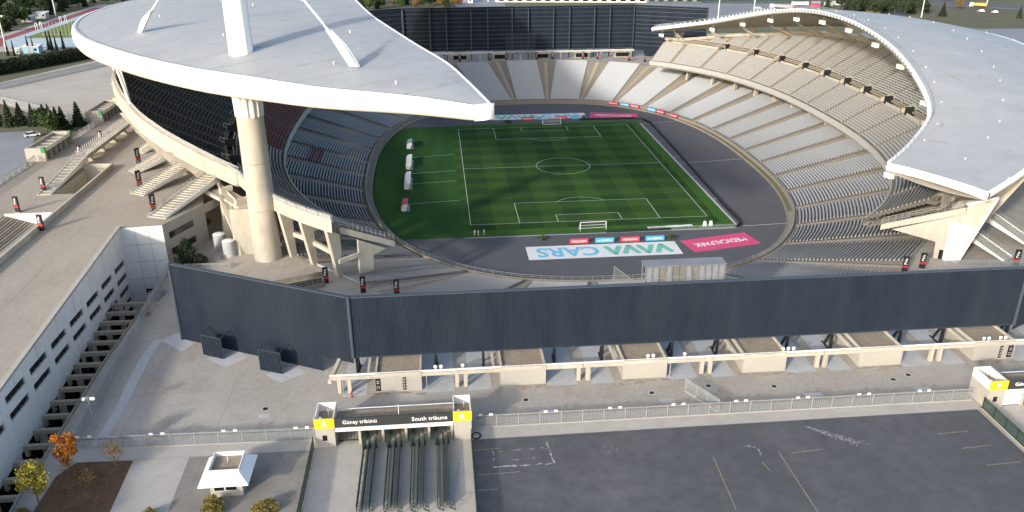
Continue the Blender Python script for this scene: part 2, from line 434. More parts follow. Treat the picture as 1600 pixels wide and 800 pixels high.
# bay lines in the lot: (photo-derived ground positions)
for p, q in [((-4.9,-174.6),(-5.4,-185.5)),((4.8,-174.2),(5.0,-190)),((1.6,-176.5),(2.0,-178.6)),((29.9,-172.5),(34.8,-172.3)),((31.4,-176.2),(36.0,-175.9)),((32.5,-180.2),(38.0,-179.9)),((-38.7,-169.7),(-35.0,-169.6)),((-38.7,-175.4),(-32.6,-175.2)),((-38.8,-178.6),(-36,-178.5)),((6.6,-174.8),(11.5,-174.4))]:
    line(p, q, .13, 'paint_yellow', ZC+.026)
def scuff(name, spots):
    b = MB()
    for k, (x, y, l_, w2, a) in enumerate(spots):
        c, s2 = math.cos(a), math.sin(a); z = ZC+.028+.00002*k
        pts = [(-l_, random.uniform(-w2,w2)*.3), (-l_*.3, -w2), (l_*.6, -w2*.7), (l_, random.uniform(-w2,w2)*.4), (l_*.2, w2)]
        b.add([(x+px*c-py*s2, y+px*s2+py*c, z) for px, py in pts], [(0,1,2,3,4)])
    tag(b.build(name, 'paint_worn', fixn=False), kind='structure')
sp = []
for p, q, n, wd in [((-36.2,-170.4),(-27.9,-170.2),16,.10),((-36.2,-173.9),(-28.0,-173.8),34,.22),((-28.1,-168.7),(-27.6,-173.6),26,.16),((-36,-170.2),(-36.2,-173.8),12,.1),((-33.5,-172.4),(-30.0,-172.3),8,.1)]:
    P, Q = Vector(p), Vector(q); d_ = (Q-P).normalized(); a = math.atan2(d_.y, d_.x)
    for k in range(n):
        c = P.lerp(Q, random.random()); sp.append((c.x+random.gauss(0,.08), c.y+random.gauss(0,.08), random.uniform(.08,.42), random.uniform(.02,wd), a+random.gauss(0,.15)))
scuff('worn_marking', sp)
sp = []
for k in range(190):
    t = random.random(); wd = .25+.9*t
    sp.append((11.3+6.2*t+random.gauss(0,.45*wd), -168.9-4.9*t+random.gauss(0,.45*wd), random.uniform(.04,.26), random.uniform(.015,.06+.08*t), -.68+random.gauss(0,.35)))
scuff('dust_streak', sp)
sp = []
for k in range(26):
    t = R_(-50+random.random()*190); sp.append((1.0+1.15*math.cos(t)+random.gauss(0,.1), -174.0+1.25*math.sin(t)+random.gauss(0,.1), random.uniform(.08,.25), random.uniform(.03,.09), t+1.57))
for k in range(30): sp.append((-19.5+random.gauss(0,.6), -171.5+random.gauss(0,1.0), random.uniform(.04,.2), random.uniform(.02,.06), random.uniform(0,3)))
scuff('worn_marking', sp)
# soil washed against the kiosk fronts
b = MB()
for kx in KX:
    for k in range(9):
        b2 = blob(kx+random.uniform(-4.2,4.6), -153.5-random.random()**2*1.0, random.uniform(.3,1.3), random.uniform(.1,.35), 9, random.uniform(-.2,.2), .4)
        b.add([(x,y,ZC+.019+.0003*k) for x,y in b2], [tuple(range(9))])
tag(b.build('washed_soil', 'gravel_roof', fixn=False), kind='structure')

# expansion joints in deck and forecourt
for p, q, z in [((-126,-98.6),(-111,-97.4),ZD+.012),((-126,-121),(-109,-121),ZD+.012),((-126,-76),(-108,-76.5),ZD+.012),((-148,-60),(-137.5,-60),ZD+.012),((-118.5,-97),(-116.5,-150),ZD+.012),((-126,-145),(-107,-145),ZD+.012)]:
    line(p, q, .10, 'gravel_roof', z, 'expansion_joint')
for p, q in [((-91,-137),(-91,-163.5)),((-77,-146),(-77,-164)),((-96,-150),(-63,-150)),((-38,-161.8),(40,-162)),((-50.2,-168),(-50.2,-167))]:
    line(p, q, .07, 'gravel_roof', ZC+.009, 'expansion_joint')
# ---- the pitch
sheet('running_track', [ring(0.0, 200)], 0.0, 'track')
gl = []
nseg = 60
for i in range(nseg+1):
    s = LEN*.5 + LEN*(.5*(i/nseg)-.25)
    p_ = PS(s, -2.0)
    if -61.5 < p_.y < 56.5: gl.append((p_.x, p_.y))
gl.sort(key=lambda p: -p[1])
sheet('side_turf', [[(-36.5,57.5),(-52,57.5)] + gl + [(-56.5,-61.6),(-36.5,-61.6)]], .02, 'grass_side')
sheet('pitch_surround', [[(-36.5,-61.6),(38.6,-61.6),(39.6,-60.0),(39.3,58.3),(38.4,59.0),(-36.5,59.0)]], .02, 'grass_bright')
sheet('pitch', [rect(-36.4, 36.2, -57.0, 55.6)], .04, 'pitch_grass')
LZ = .055; LW = .16
def pl(p, q): return line(p, q, LW, 'line_white', LZ, 'pitch_line')
for p, q in [((-34,-52.5),(34,-52.5)),((-34,52.5),(34,52.5)),((-34,-52.58),(-34,52.58)),((34,-52.58),(34,52.58)),((-33.92,0),(33.92,0))]: pl(p, q)
for sg in (-1, 1):
    for hw, dp in ((20.16,16.5),(9.16,5.5)):
        y1 = sg*(52.42-dp)
        pl((-hw, y1), (hw, y1)); pl((-hw, y1+sg*.08), (-hw, sg*52.42)); pl((hw, y1+sg*.08), (hw, sg*52.42))
def arc(cx, cy, r, a0, a1, n):
    o_ = [(cx+(r+LW/2)*math.cos(a0+(a1-a0)*i/n), cy+(r+LW/2)*math.sin(a0+(a1-a0)*i/n)) for i in range(n+1)]
    i_ = [(cx+(r-LW/2)*math.cos(a0+(a1-a0)*i/n), cy+(r-LW/2)*math.sin(a0+(a1-a0)*i/n)) for i in range(n+1)]
    b = MB(); b.grid([[(x,y,LZ+.003) for x,y in i_], [(x,y,LZ+.003) for x,y in o_]])
    tag(b.build('pitch_line', 'line_white'), kind='structure')
arc(0, 0, 9.15, 0, 2*PI, 64)
arc(0, -41.5, 9.15, math.asin(5.5/9.15), PI-math.asin(5.5/9.15), 20)
arc(0, 41.5, 9.15, PI+math.asin(5.5/9.15), 2*PI-math.asin(5.5/9.15), 20)
for y in (-31.5,-12.5,-1.5,17.5): line((-52.5,y-2),(-36.6,y), .16, 'line_white', .032, 'pitch_line')
line((1.5,-35.5),(1.5,52), .22, 'grass_bright', .047, 'mowing_line')
# seams on the asphalt oval
for p, q in [((40.5,-1.2),(63.5,1.5)),((41.5,-61),(57,-60)),((41,53),(58,57))]: line(p, q, .18, 'paint_white', .012, 'track_line')
line((40.0,-60),(40.0,54), .7, 'apron_concrete', .015, 'drain_strip')
line((-36,-62.1),(39,-62.1), .5, 'apron_concrete', .015, 'drain_strip')
for y in (-38,-16,6,27): line((40.5,y),(42.3,y+.1), .16, 'paint_white', .014, 'track_line')

# ================================================================== LOWER STAND
NROW = 40
def stepped(s0, s1, d0, d1, nrow, zf, nseg, wrap=False, PS=PLo):
    b = MB(); rows = []
    ss = [s0+(s1-s0)*i/nseg for i in range(nseg+(0 if wrap else 1))]
    for r in range(nrow):
        da, db = d0+(d1-d0)*r/nrow, d0+(d1-d0)*(r+1)/nrow
        z = zf(db)
        rows.append([(*PS(s, da), z) for s in ss]); rows.append([(*PS(s, db), z) for s in ss])
    b.grid(rows, wrap)
    return b
def seat_rows(center_s, halfw, d0, d1, nrow, zf, nseg, grow=.35, name='seating_block', mat='seat_grey', parent=None, skip=None, inner_s=0.0, dlim=None, hs=1.0, PS=PS):
    """light seat strips of one block; the block widens a little with depth"""
    b = MB()
    ref = (PS(center_s+halfw, 0)-PS(center_s-halfw, 0)).length
    for r in range(nrow):
        da, db = d0+(d1-d0)*r/nrow, d0+(d1-d0)*(r+1)/nrow
        dm = (da+db)/2; z = zf(db)
        wd = (PS(center_s+halfw, dm)-PS(center_s-halfw, dm)).length
        k = (ref+grow*(wd-ref))/wd
        if skip and skip(r, dm): continue
        if dlim and db > dlim: break
        depth = db-da
        # pan front, pan back, back top
        prof = [(da+depth*.54, z+.22*hs), (da+depth*.56, z+.40*hs), (da+depth*.82, z+.38*hs), (da+depth*.86, z+.70*hs), (da+depth*.94, z+.70*hs), (da+depth*.95, z+.1)]
        rows = []
        for d_, z_ in prof:
            rows.append([(*PS(center_s+halfw*k*(2*i/nseg-1), d_), z_) for i in range(nseg+1)])
        b.grid(rows)
        for e in (0, nseg):
            b.add([rows[q][e] for q in range(6)], [tuple(range(6))])
    if not b.v: return None
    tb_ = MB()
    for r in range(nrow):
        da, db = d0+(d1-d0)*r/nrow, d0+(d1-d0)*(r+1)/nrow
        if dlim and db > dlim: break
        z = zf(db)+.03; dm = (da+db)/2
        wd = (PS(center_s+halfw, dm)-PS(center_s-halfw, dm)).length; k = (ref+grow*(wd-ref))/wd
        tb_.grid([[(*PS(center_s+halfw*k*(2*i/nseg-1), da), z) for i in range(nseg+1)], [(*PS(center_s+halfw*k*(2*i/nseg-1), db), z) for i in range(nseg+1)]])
    tb_.build('block_tread_shade', 'tread_shade', parent, fixn=False)  # shade between the seat rows, painted as dark sheets over the terrace
    return b.build(name, mat, parent, fixn=False)

low = thing('lower_stand', 'oval lower seating bowl of pale grey rows around the track', 'grandstand', (0,-94,0))
stepped(0, LEN, 0, 45.0, NROW, zlow, 300, True).build('terrace', 'stand_concrete', low, fixn=False)
b = MB(); n = 300
b.grid([[(*PS(LEN*i/n, d_), z_) for i in range(n)] for d_, z_ in ((-1.9,-.2),(-1.9,.62),(-1.6,.62),(-1.6,.45),(-.1,.45),(-.1,1.5),(.15,1.5),(.15,.4))], True)
b.build('front_wall', 'stand_concrete', low, fixn=False)
b = MB()
b.grid([[(*PS(LEN*(.90+.19*i/80), d_), .47) for i in range(81)] for d_ in (-1.5,-.2)])
b.build('moss_strip', 'moss', low, fixn=False)
NB = 36
for i in range(NB):
    s = LEN*i/NB
    p0 = PS(s, 20)
    east_west = abs(p0.y) < 78
    hw = 5.75 if east_west else 6.3
    # the vomitory notches only in the side blocks
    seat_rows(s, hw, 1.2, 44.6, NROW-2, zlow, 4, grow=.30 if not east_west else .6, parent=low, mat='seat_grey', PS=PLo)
# darker stair strips between the blocks
for i in range(NB):
    s = LEN*(i+.5)/NB
    b = MB(); rows = []
    for r in range(NROW-1):
        da = 1.0+43.8*r/(NROW-1); db = 1.0+43.8*(r+1)/(NROW-1)
        for d_, z_ in ((da, zlow(db)+.05), (db, zlow(db)+.05)):
            rows.append([(*PLo(s-.55, d_), z_), (*PLo(s+.55, d_), z_)])
    b.grid(rows); b.build('aisle_stair', 'aisle_concrete', low, fixn=False)
    if i % 1 == 0:
        b = MB()
        for k in range(0, 44, 4):
            p_ = PLo(s-.7, 1+k); q_ = PLo(s-.7, 1+k+4)
            b.beam((*p_, zlow(k+1)+.95), (*q_, zlow(k+5)+.95), .07, .07)
        b.build('handrail', 'black_steel', low)
# maroon block in the west
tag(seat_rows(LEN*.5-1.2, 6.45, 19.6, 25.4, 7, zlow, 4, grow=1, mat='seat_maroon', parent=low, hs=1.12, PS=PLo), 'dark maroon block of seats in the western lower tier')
# railing round the front of the bowl
b = MB(); n = 220
for i in range(n):
    p_ = PS(LEN*i/n, .0); q_ = PS(LEN*(i+1)/n, .0)
    b.beam((*p_, 1.5), (*p_, 2.4), .08, .08)
    b.beam((*p_, 2.4), (*q_, 2.4), .07, .07); b.beam((*p_, 1.95), (*q_, 1.95), .05, .05)
b.build('railing', 'grey_steel', low, fixn=False)

# ================================================================== UPPER STANDS
def upper(side):
    S0, S1 = S_E if side == 'e' else S_W
    dm = dmax_e if side == 'e' else dmax_w
    lab = 'eastern upper tier of beige seats under the broad grey roof' if side == 'e' else 'western upper tier of dark seats in the shade of the crescent roof'
    mid = (S0+S1)/2
    up = thing('upper_stand', lab, 'grandstand', (*PS(mid, 40), ZC))
    NS = 160
    ss = [S0+(S1-S0)*i/NS for i in range(NS+1)]
    st = 'seat_grey'
    # lower steps
    rows = []
    for r in range(15):
        da, db = 22.5+12.5*r/15, 22.5+12.5*(r+1)/15
        rows.append([(*PS(s, da), zup(db)) for s in ss]); rows.append([(*PS(s, db), zup(db)) for s in ss])
    rows.append([(*PS(s, 36.6), zup(35.0)) for s in ss])
    MB().grid(rows).build('terrace', 'stand_concrete', up, fixn=False)
    # upper steps, cut off along the rim
    b = MB(); NR2 = 37
    for r in range(NR2):
        da, db = 36.6+.85*r, 36.6+.85*(r+1)
        run = []
        for s in ss + [None]:
            if s is not None and dm(s) >= db-.01: run.append(s)
            else:
                if len(run) > 1:
                    z0, z1 = zup(da)+.05, zup(db)+.05
                    b.grid([[(*PS(q, da), z0) for q in run], [(*PS(q, da), z1) for q in run], [(*PS(q, db), z1) for q in run]])
                run = []
    b.build('upper_terrace', 'stand_concrete', up, fixn=False)
    # soffit
    ROWS = []
    for f in (0, .25, .5, .75, 1):
        ROWS.append([(*PS(s, 22.8+f*(dm(s)-22.8)), zup(22.8+f*(dm(s)-22.8))-1.9) for s in ss])
    MB().grid(ROWS).build('soffit', 'beige_concrete', up, fixn=False)
    # front parapet
    b = MB()
    b.grid([[(*PS(s, d_), z_) for s in ss] for d_, z_ in ((22.9,14.9),(22.2,14.9),(22.2,16.75),(22.5,16.75),(22.5,16.0))])
    b.build('front_parapet', 'pale_parapet', up, fixn=False)
    # rim wall along the back
    b = MB()
    rw = [s for s in ss]
    if side == 'w':
        big = [s for s in ss if abs(PS(s, 45).y) < 81]
        b.grid([[(*PS(s, dm(s)+d_), zup(dm(s))+z_) for s in big] for d_, z_ in ((-.5,0),(-.5,1.2),(.7,1.2),(.9,-2.6),(-.2,-2.6))])
        e0, e1 = big[0], big[-1]
        for e in (e0, e1):
            b.add([(*PS(e, dm(e)+d_), zup(dm(e))+z_) for d_, z_ in ((-.5,1.2),(.7,1.2),(.9,-2.6),(-.5,-2.6))], [(0,1,2,3)])
        b.build('rim_beam', 'beige_concrete', up, fixn=False)
        for grp in ([s for s in ss if PS(s, 45).y < -79], [s for s in ss if PS(s, 45).y > 79]):
            b = MB()
            b.grid([[(*PS(s, dm(s)+d_), zup(dm(s))+z_) for s in grp] for d_, z_ in ((-.1,.1),(-.1,.9),(.4,.9),(.5,-1.9),(-.1,-1.9))])
            b.build('end_parapet', 'beige_concrete', up, fixn=False)
            b = MB()
            for s in grp[::2]:
                p_ = (*PS(s, dm(s)+.2), zup(dm(s))+.9); b.beam(p_, (p_[0],p_[1],p_[2]+1.1), .07, .07)
            for s, t in zip(grp, grp[1:]):
                for h in (1.45, 2.0):
                    b.beam((*PS(s, dm(s)+.2), zup(dm(s))+h), (*PS(t, dm(t)+.2), zup(dm(t))+h), .06, .06)
            b.build('railing', 'grey_steel', up)
            # pale infill panels standing on the parapet
            for s, t in zip(grp[::2], grp[2::2]):
                b = MB(); b.beam((*PS(s+.05, dm(s)+.45), zup(dm(s))+1.45), (*PS(t-.05, dm(t)+.45), zup(dm(t))+1.45), .06, .9)
                b.build('panel', 'solid_panel', up)
        bb = [s for s in big][::2]
        for s, t in zip(bb, bb[1:]):
            b = MB(); b.beam((*PS(s+.05, dm(s)), zup(dm(s))+1.75), (*PS(t-.05, dm(t)), zup(dm(t))+1.75), .06, .9); b.build('panel', 'solid_panel', up)
    else:
        b.grid([[(*PS(s, dm(s)+d_), zup(dm(s))+z_) for s in ss] for d_, z_ in ((-.5,0),(-.5,1.2),(.5,1.2),(.7,-2.0),(-.2,-2.0))])
        b.build('rim_beam', 'beige_concrete', up, fixn=False)
    # seats: blocks of 12.2 m at the inner oval
    W = 12.2; kmax = int((S1-S0)/2/W)
    k = -kmax
    cs = mid-2.6 if side == 'e' else mid+2.6
    half = (S1-S0)/2
    for k in range(-kmax-1, kmax+2):
        s = cs+(k+.5)*W
        lo_, hi_ = max(s-W/2+.6, S0+.4), min(s+W/2-.6, S1-.4)
        if hi_-lo_ < 2: continue
        c_, h_ = (lo_+hi_)/2, (hi_-lo_)/2
        maroon = side == 'w' and abs(PS(c_, 30).y-3) < 34
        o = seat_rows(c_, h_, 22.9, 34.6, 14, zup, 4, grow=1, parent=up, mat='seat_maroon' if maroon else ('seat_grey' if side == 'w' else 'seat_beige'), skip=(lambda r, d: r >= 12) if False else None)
        if maroon and o: o['label'] = 'dark maroon seat block in the western upper tier'
        # upper part, two sub blocks beside a stair
        for a, c in ((lo_, c_-.45), (c_+.45, hi_)):
            if c-a < 1: continue
            dl = min(dm(a), dm(c), dm((a+c)/2))
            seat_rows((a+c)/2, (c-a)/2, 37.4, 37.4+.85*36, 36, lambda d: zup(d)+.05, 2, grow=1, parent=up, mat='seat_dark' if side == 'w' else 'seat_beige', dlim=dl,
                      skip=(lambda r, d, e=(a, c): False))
        b = MB(); rows = []
        dl = dm(c_)
        for r in range(int((dl-36.8)/.85)):
            da = 36.8+.85*r
            for d_ in (da, da+.85): rows.append([(*PS(c_-.4, d_), zup(da+.85)+.12), (*PS(c_+.4, d_), zup(da+.85)+.12)])
        if len(rows) > 2: b.grid(rows); b.build('aisle_stair', 'aisle_concrete', up, fixn=False)
    # walkway parapet and vomitories
    vs_ = [cs+k*W for k in range(-kmax, kmax+1) if S0+4 < cs+k*W < S1-4]
    segs = [S0]+vs_+[S1]
    for a, c in zip(segs, segs[1:]):
        a2, c2 = a+1.5, c-1.5
        if c2-a2 < 1: continue
        b = MB(); m5 = [a2+(c2-a2)*i/4 for i in range(5)]
        b.grid([[(*PS(s, d_), z_) for s in m5] for d_, z_ in ((35.0,zup(35)-.1),(35.0,zup(35)+1.0),(35.25,zup(35)+1.0),(35.25,zup(35)))])
        b.build('walkway_wall', 'beige_concrete', up, fixn=False)
    for s in vs_:
        if dm(s) < 40: continue
        b = MB()
        for q in (s-1.5, s+1.25):
            b.vprism([(*PS(q, 35.3), zup(35)), (*PS(q, 35.3), zup(35)+1.3), (*PS(q, 38.4), zup(38.4)+.7), (*PS(q, 38.4), zup(36.0))], Vector((*(PS(q+.25, 36)-PS(q, 36)), 0)))
        b.vprism([(*PS(s-1.5, 38.2), zup(36)), (*PS(s+1.5, 38.2), zup(36)), (*PS(s+1.5, 38.2), zup(38.2)+.9), (*PS(s-1.5, 38.2), zup(38.2)+.9)], Vector((*(PS(s, 38.4)-PS(s, 38.2)), 0)))
        v_ = b.build('vomitory', 'beige_concrete', up)
        b = MB()
        b.vprism([(*PS(s-1.2, 37.9), zup(36)-.6), (*PS(s+1.2, 37.9), zup(36)-.6), (*PS(s+1.2, 37.9), zup(38.2)+.5), (*PS(s-1.2, 37.9), zup(38.2)+.5)], Vector((*(PS(s, 38.0)-PS(s, 37.9)), 0)))
        ob = b.build('opening', 'void', v_); ob.location = (0,0,0)
        b = MB(); sg = -1 if side == 'e' else 1
        b.vprism([(*PS(s+sg*2.1, 34.4), zup(35)+.2), (*PS(s+sg*2.1, 37.0), zup(35)+.2), (*PS(s+sg*2.1, 37.0), zup(35)+2.9), (*PS(s+sg*2.1, 34.4), zup(35)+2.9)], Vector((*(PS(s+sg*2.2, 36)-PS(s+sg*2.1, 36)), 0)))
        ob = b.build('guard_screen', 'black_steel', v_); ob.location = (0,0,0)
    return up
up_e = upper('e'); up_w = upper('w')

# ================================================================== WEST ROOF AND MASTS
def catmull(pts, n):
    out = []; m_ = len(pts)
    for i in range(m_-1):
        p0, p1, p2, p3 = (Vector(pts[max(0,i-1)]), Vector(pts[i]), Vector(pts[i+1]), Vector(pts[min(m_-1,i+2)]))
        for k in range(n):
            t = k/n
            out.append(.5*((2*p1)+(-p0+p2)*t+(2*p0-5*p1+4*p2-p3)*t*t+(-p0+3*p1-3*p2+p3)*t**3))
    out.append(Vector(pts[-1])); return out
def resample(pl_, n):
    acc = [0]
    for a, b in zip(pl_, pl_[1:]): acc.append(acc[-1]+(b-a).length)
    out = []; j = 0
    for i in range(n+1):
        s = acc[-1]*i/n
        while j < len(pl_)-2 and acc[j+1] < s: j += 1
        f = (s-acc[j])/max(1e-9, acc[j+1]-acc[j]); out.append(pl_[j].lerp(pl_[j+1], min(1,f)))
    return out
oh = [(-35.6,-139.5),(-46.5,-131.3),(-62.0,-123.0),(-74.8,-113.1),(-89.5,-101.5),(-106.7,-83.8),(-124.0,-61.0),(-135.0,-39.0),(-140.6,-17.0),(-141.3,0)]
outer = [(x,y,54.0) for x,y in oh] + [(x,-y,54.0) for x,y in oh[-2::-1]]
def zin(y): return 54.2 + 6.0*math.cos(PI/2*min(1,abs(y)/139))
# inner edge: photo rays solved for the rising edge
ih = [(-33.6,-139.2),(-36.6,-125.5),(-39.9,-112.5),(-45.7,-97.0),(-51.5,-80.0),(-56.5,-64.0),(-62.0,-40.0),(-66.0,-16.0),(-66.8,0)]
inner = [(x,y,zin(y)) for x,y in ih] + [(x,-y,zin(y)) for x,y in ih[-2::-1]]
NRF = 96
OC = resample(catmull(outer, 8), NRF); IC = resample(catmull(inner, 8), NRF)
def roof_pt(i, t, dz=0):
    a, b = OC[i], IC[i]; wd = (b-a).length
    p_ = a.lerp(b, t); p_.z += 4*t*(1-t)*min(1.6, wd*.02) + dz
    return p_
wr = thing('crescent_roof', 'grey crescent roof with thick white rounded fascia over the western stand', 'roof', (-80.8,-95.3,50))
NTt = 12
MB().grid([[roof_pt(i, t/NTt) for i in range(NRF+1)] for t in range(NTt+1)]).build('roof_sheet', 'roof_metal', wr, smooth=True, fixn=False)
# fascia: rounded lip along the outer edge
def fdepth(i):
    k = min(1, min(i, NRF-i)/14.0); return .56+.44*k**.8
rows = []
for off, dz in ((-.3,.06),(.05,.16),(.45,-.25),(.75,-1.4),(.75,-2.6),(.4,-3.7),(-.5,-4.4),(-2.2,-4.7)):
    r = []
    for i in range(NRF+1):
        a, c = OC[max(0,i-1)], OC[min(NRF,i+1)]
        t_ = (c-a); nn = Vector((t_.y, -t_.x, 0)).normalized()
        if nn.dot(OC[i]-Vector((-60,0,54))) < 0: nn = -nn
        k = fdepth(i); r.append(OC[i]+nn*off+Vector((0,0,dz*k)))
    rows.append(r)
MB().grid(rows).build('fascia', 'white_steel', wr, smooth=True, fixn=False)
# tip end caps and inner edge strip
rows = []
for off, dz in ((-.35,.03),(-.05,.16),(.12,.10),(.15,-.9),(-.2,-1.6),(-1.5,-2.0)):
    r = []
    for i in range(NRF+1):
        a, c = IC[max(0,i-1)], IC[min(NRF,i+1)]; t_ = (c-a); nn = Vector((t_.y, -t_.x, 0)).normalized()
        if nn.x < 0: nn = -nn
        r.append(IC[i]+nn*off+Vector((0,0,dz)))
    rows.append(r)
MB().grid(rows).build('inner_edge', 'white_steel', wr, smooth=True, fixn=False)
b = MB()
for e in (0, NRF):
    sy = -1 if e == 0 else 1
    A, B = OC[e], IC[e]
    pr_ = [(0,.16),(.35,.05),(.7,-.5),(.75,-1.5),(.5,-2.4)]
    d_ = (B-A).normalized()
    b.grid([[A+Vector((-.6,sy*o1*.5,dz_)), A.lerp(B,.5)+Vector((0,sy*o1,dz_)), B+Vector((.5,sy*o1*.6,dz_)), B+Vector((.6,-sy*.6,dz_))] for o1, dz_ in pr_])
b.build('tip_cap', 'white_steel', wr, smooth=True, fixn=False)
# soffit
rows = []
for t in range(7):
    f = t/6; rows.append([OC[i].lerp(IC[i], f)+Vector((0,0,-4.3*fdepth(i)*(1-f)-1.8*f-1.2*4*f*(1-f)*min(1,(OC[i]-IC[i]).length/40))) for i in range(NRF+1)])
MB().grid(rows).build('soffit', 'beige_concrete', wr, smooth=True, fixn=False)
# standing seams and gutter line
for i in range(4, NRF-2, 3):
    b = MB(); m_ = 8
    for k in range(m_):
        b.beam(roof_pt(i, k/m_+.01, .03), roof_pt(i, (k+1)/m_, .03), .10, .09)
    b.build('seam', 'roof_seam', wr)
b = MB()
for i in range(NRF): b.beam(roof_pt(i, .012, .06), roof_pt(i+1, .012, .06), .35, .1)
b.build('gutter', 'roof_seam', wr)
for k in range(18):
    i = random.randrange(6, NRF-6); t = random.uniform(.1,.9); p_ = roof_pt(i, t)
    b = MB(); b.cyl(p_, p_+Vector((0,0,.35)), .14, .1, 6); b.sphere(p_+Vector((0,0,.4)), .17, 6, 4); b.build('roof_vent', 'white_dirty', wr)
# struts between stand rim and roof
for s in [S_W[0]+(S_W[1]-S_W[0])*q for q in (.27,.36,.45,.55,.64,.73)]:
    for dq in (-2.2, 2.2):
        p_ = PS(s, dmax_w(s)-.2); q_ = PS(s+dq, dmax_w(s)+1.5)
        b = MB(); b.cyl((*p_, zup(dmax_w(s))+1.0), (*q_, 50.5), .38, .38, 8); b.build('strut', 'white_steel', wr)
def mast(y, label):
    x = -80.8; sg = -1 if y < 0 else 1
    t = thing('mast', label, 'mast', (x,y,ZC))
    b = MB(); n = 32; hs = [(ZC-.3,2.98),(18,2.92),(26,2.86),(35,2.8),(43,2.74)]
    b.grid([[(x+r*math.cos(2*PI*j/n), y+r*math.sin(2*PI*j/n), z) for j in range(n)] for z, r in hs], True)
    b.build('concrete_shaft', 'beige_concrete', t, smooth=True, fixn=False)
    b = MB()
    for z in (22.5, 33.0):
        b.grid([[(x+r*math.cos(2*PI*j/n), y+r*math.sin(2*PI*j/n), zz) for j in range(n)] for zz, r in ((z,2.80),(z,2.905),(z+.08,2.905),(z+.08,2.80))], True)
    b.build('joint_ring', 'stand_concrete', t, fixn=False)
    # ribbed collar
    b = MB(); nn = 56
    b.grid([[(x+(r+(.16 if (j//2) % 2 else -.10))*math.cos(2*PI*j/nn), y+(r+(.16 if (j//2) % 2 else -.10))*math.sin(2*PI*j/nn), z) for j in range(nn)] for z, r in ((42.9,2.75),(46,2.85),(50.5,3.1))], True)
    b.build('ribbed_collar', 'white_dirty', t, fixn=False)
    b = MB()
    b.grid([[(x+r*math.cos(2*PI*j/n), y+r*math.sin(2*PI*j/n), z) for j in range(n)] for z, r in ((50,2.42),(60,2.38),(72,2.25),(86,1.9),(88,.6))], True)
    b.build('steel_shaft', 'white_steel', t, smooth=True, fixn=False)
    b = MB()
    for z in [55.5+2.2*k for k in range(14)]:
        rr = 2.42-(z-50)*.013
        b.grid([[(x+r*math.cos(2*PI*j/n), y+r*math.sin(2*PI*j/n), zz) for j in range(n)] for zz, r in ((z,rr-.05),(z,rr+.035),(z+.07,rr+.035),(z+.07,rr-.05))], True)
    for j in range(0, n, 4):
        a = 2*PI*j/n; b.beam((x+2.44*math.cos(a), y+2.44*math.sin(a), 55), (x+2.2*math.cos(a), y+2.2*math.sin(a), 76), .06, .06)
    b.build('panel_joints', 'roof_seam', t, fixn=False)
    # stays down to the roof
    for (ax, ay, az) in ((-56.4,113.8,56.3),(-110.8,62.5,56.0)):
        ay = sg*ay
        A = Vector((ax,ay,az)); T = Vector((x,y,84.0)); d_ = (T-A).normalized()
        st = A+d_*9.0
        r_ = MB().cyl(st, T, .2, .2, 10).build('stay_rod', 'white_steel', t)
        hd = Vector((d_.x, d_.y, 0)).normalized(); sdv = Vector((-hd.y, hd.x, 0))
        b = MB()
        for s_ in (-.36, .20):
            o_ = sdv*s_
            b.vprism([A-hd*.6+o_-Vector((0,0,.5)), A+hd*1.5+o_-Vector((0,0,.5)), st+o_*.8+Vector((0,0,-.30)), st+o_*.8+Vector((0,0,.30)), A+d_*3.6+o_+Vector((0,0,.75))-hd*.3], sdv*.16)
        q_ = b.build('anchor_plate', 'white_steel', r_); q_.location = (0,0,0)
        q_ = MB().cyl(st-d_*.9, st+d_*.8, .38, .32, 10).build('pin_joint', 'grey_steel', r_); q_.location = (0,0,0)
    return t
mast(-95.3, 'thick beige concrete mast with white steel top piercing the near end of the crescent roof')
mast(95.3, 'matching white mast through the far end of the crescent roof, mostly out of view')

# ================================================================== EAST ROOF
fh = [(55.2,-103.4),(66.0,-94.0),(75.5,-83.0),(81.5,-67.5),(86.2,-45),(88.2,-22),(88.6,0)]
def zf(y): return 30.6 + 18.2*math.cos(PI/2*min(1,abs(y)/103.5))
front = [(x,y,zf(y)) for x,y in fh] + [(x,-y,zf(y)) for x,y in fh[-2::-1]]
rh = [(66.8,-121.6),(83.0,-110.4),(104,-92),(123,-68),(137,-40),(144,-18),(146,0)]
def zr(y): return 29.6 + 11.6*math.cos(PI/2*min(1,abs(y)/122))
rear = [(x,y,zr(y)) for x,y in rh] + [(x,-y,zr(y)) for x,y in rh[-2::-1]]
FC = resample(catmull(front, 8), NRF); RC = resample(catmull(rear, 8), NRF)
er = thing('eastern_roof', 'broad curved light grey roof with white rim over the eastern stand', 'roof', (120,0,ZC))
def er_pt(i, t, dz=0):
    a, b = FC[i], RC[i]; p_ = a.lerp(b, t); p_.z += 4*t*(1-t)*min(2.0, (b-a).length*.03)+dz; return p_
MB().grid([[er_pt(i, t/10) for i in range(NRF+1)] for t in range(11)]).build('roof_sheet', 'roof_metal', er, smooth=True, fixn=False)
def edge_strip(C, prof, inward, name, mat='white_steel'):
    rows = []
    for off, dz in prof:
        r = []
        for i in range(NRF+1):
            a, c = C[max(0,i-1)], C[min(NRF,i+1)]; t_ = (c-a); nn = Vector((t_.y, -t_.x, 0)).normalized()
            if (nn.x > 0) == inward: nn = -nn
            r.append(C[i]+nn*off+Vector((0,0,dz)))
        rows.append(r)
    return MB().grid(rows).build(name, mat, er, smooth=True, fixn=False)
edge_strip(FC, ((-.5,.03),(0,.2),(.3,.1),(.33,-.8),(.1,-1.1),(-1.2,-1.5)), True, 'front_rim')
edge_strip(RC, ((-.5,.03),(0,.2),(.4,.05),(.45,-.9),(.1,-1.3),(-1.2,-1.6)), False, 'rear_rim')
rows = []
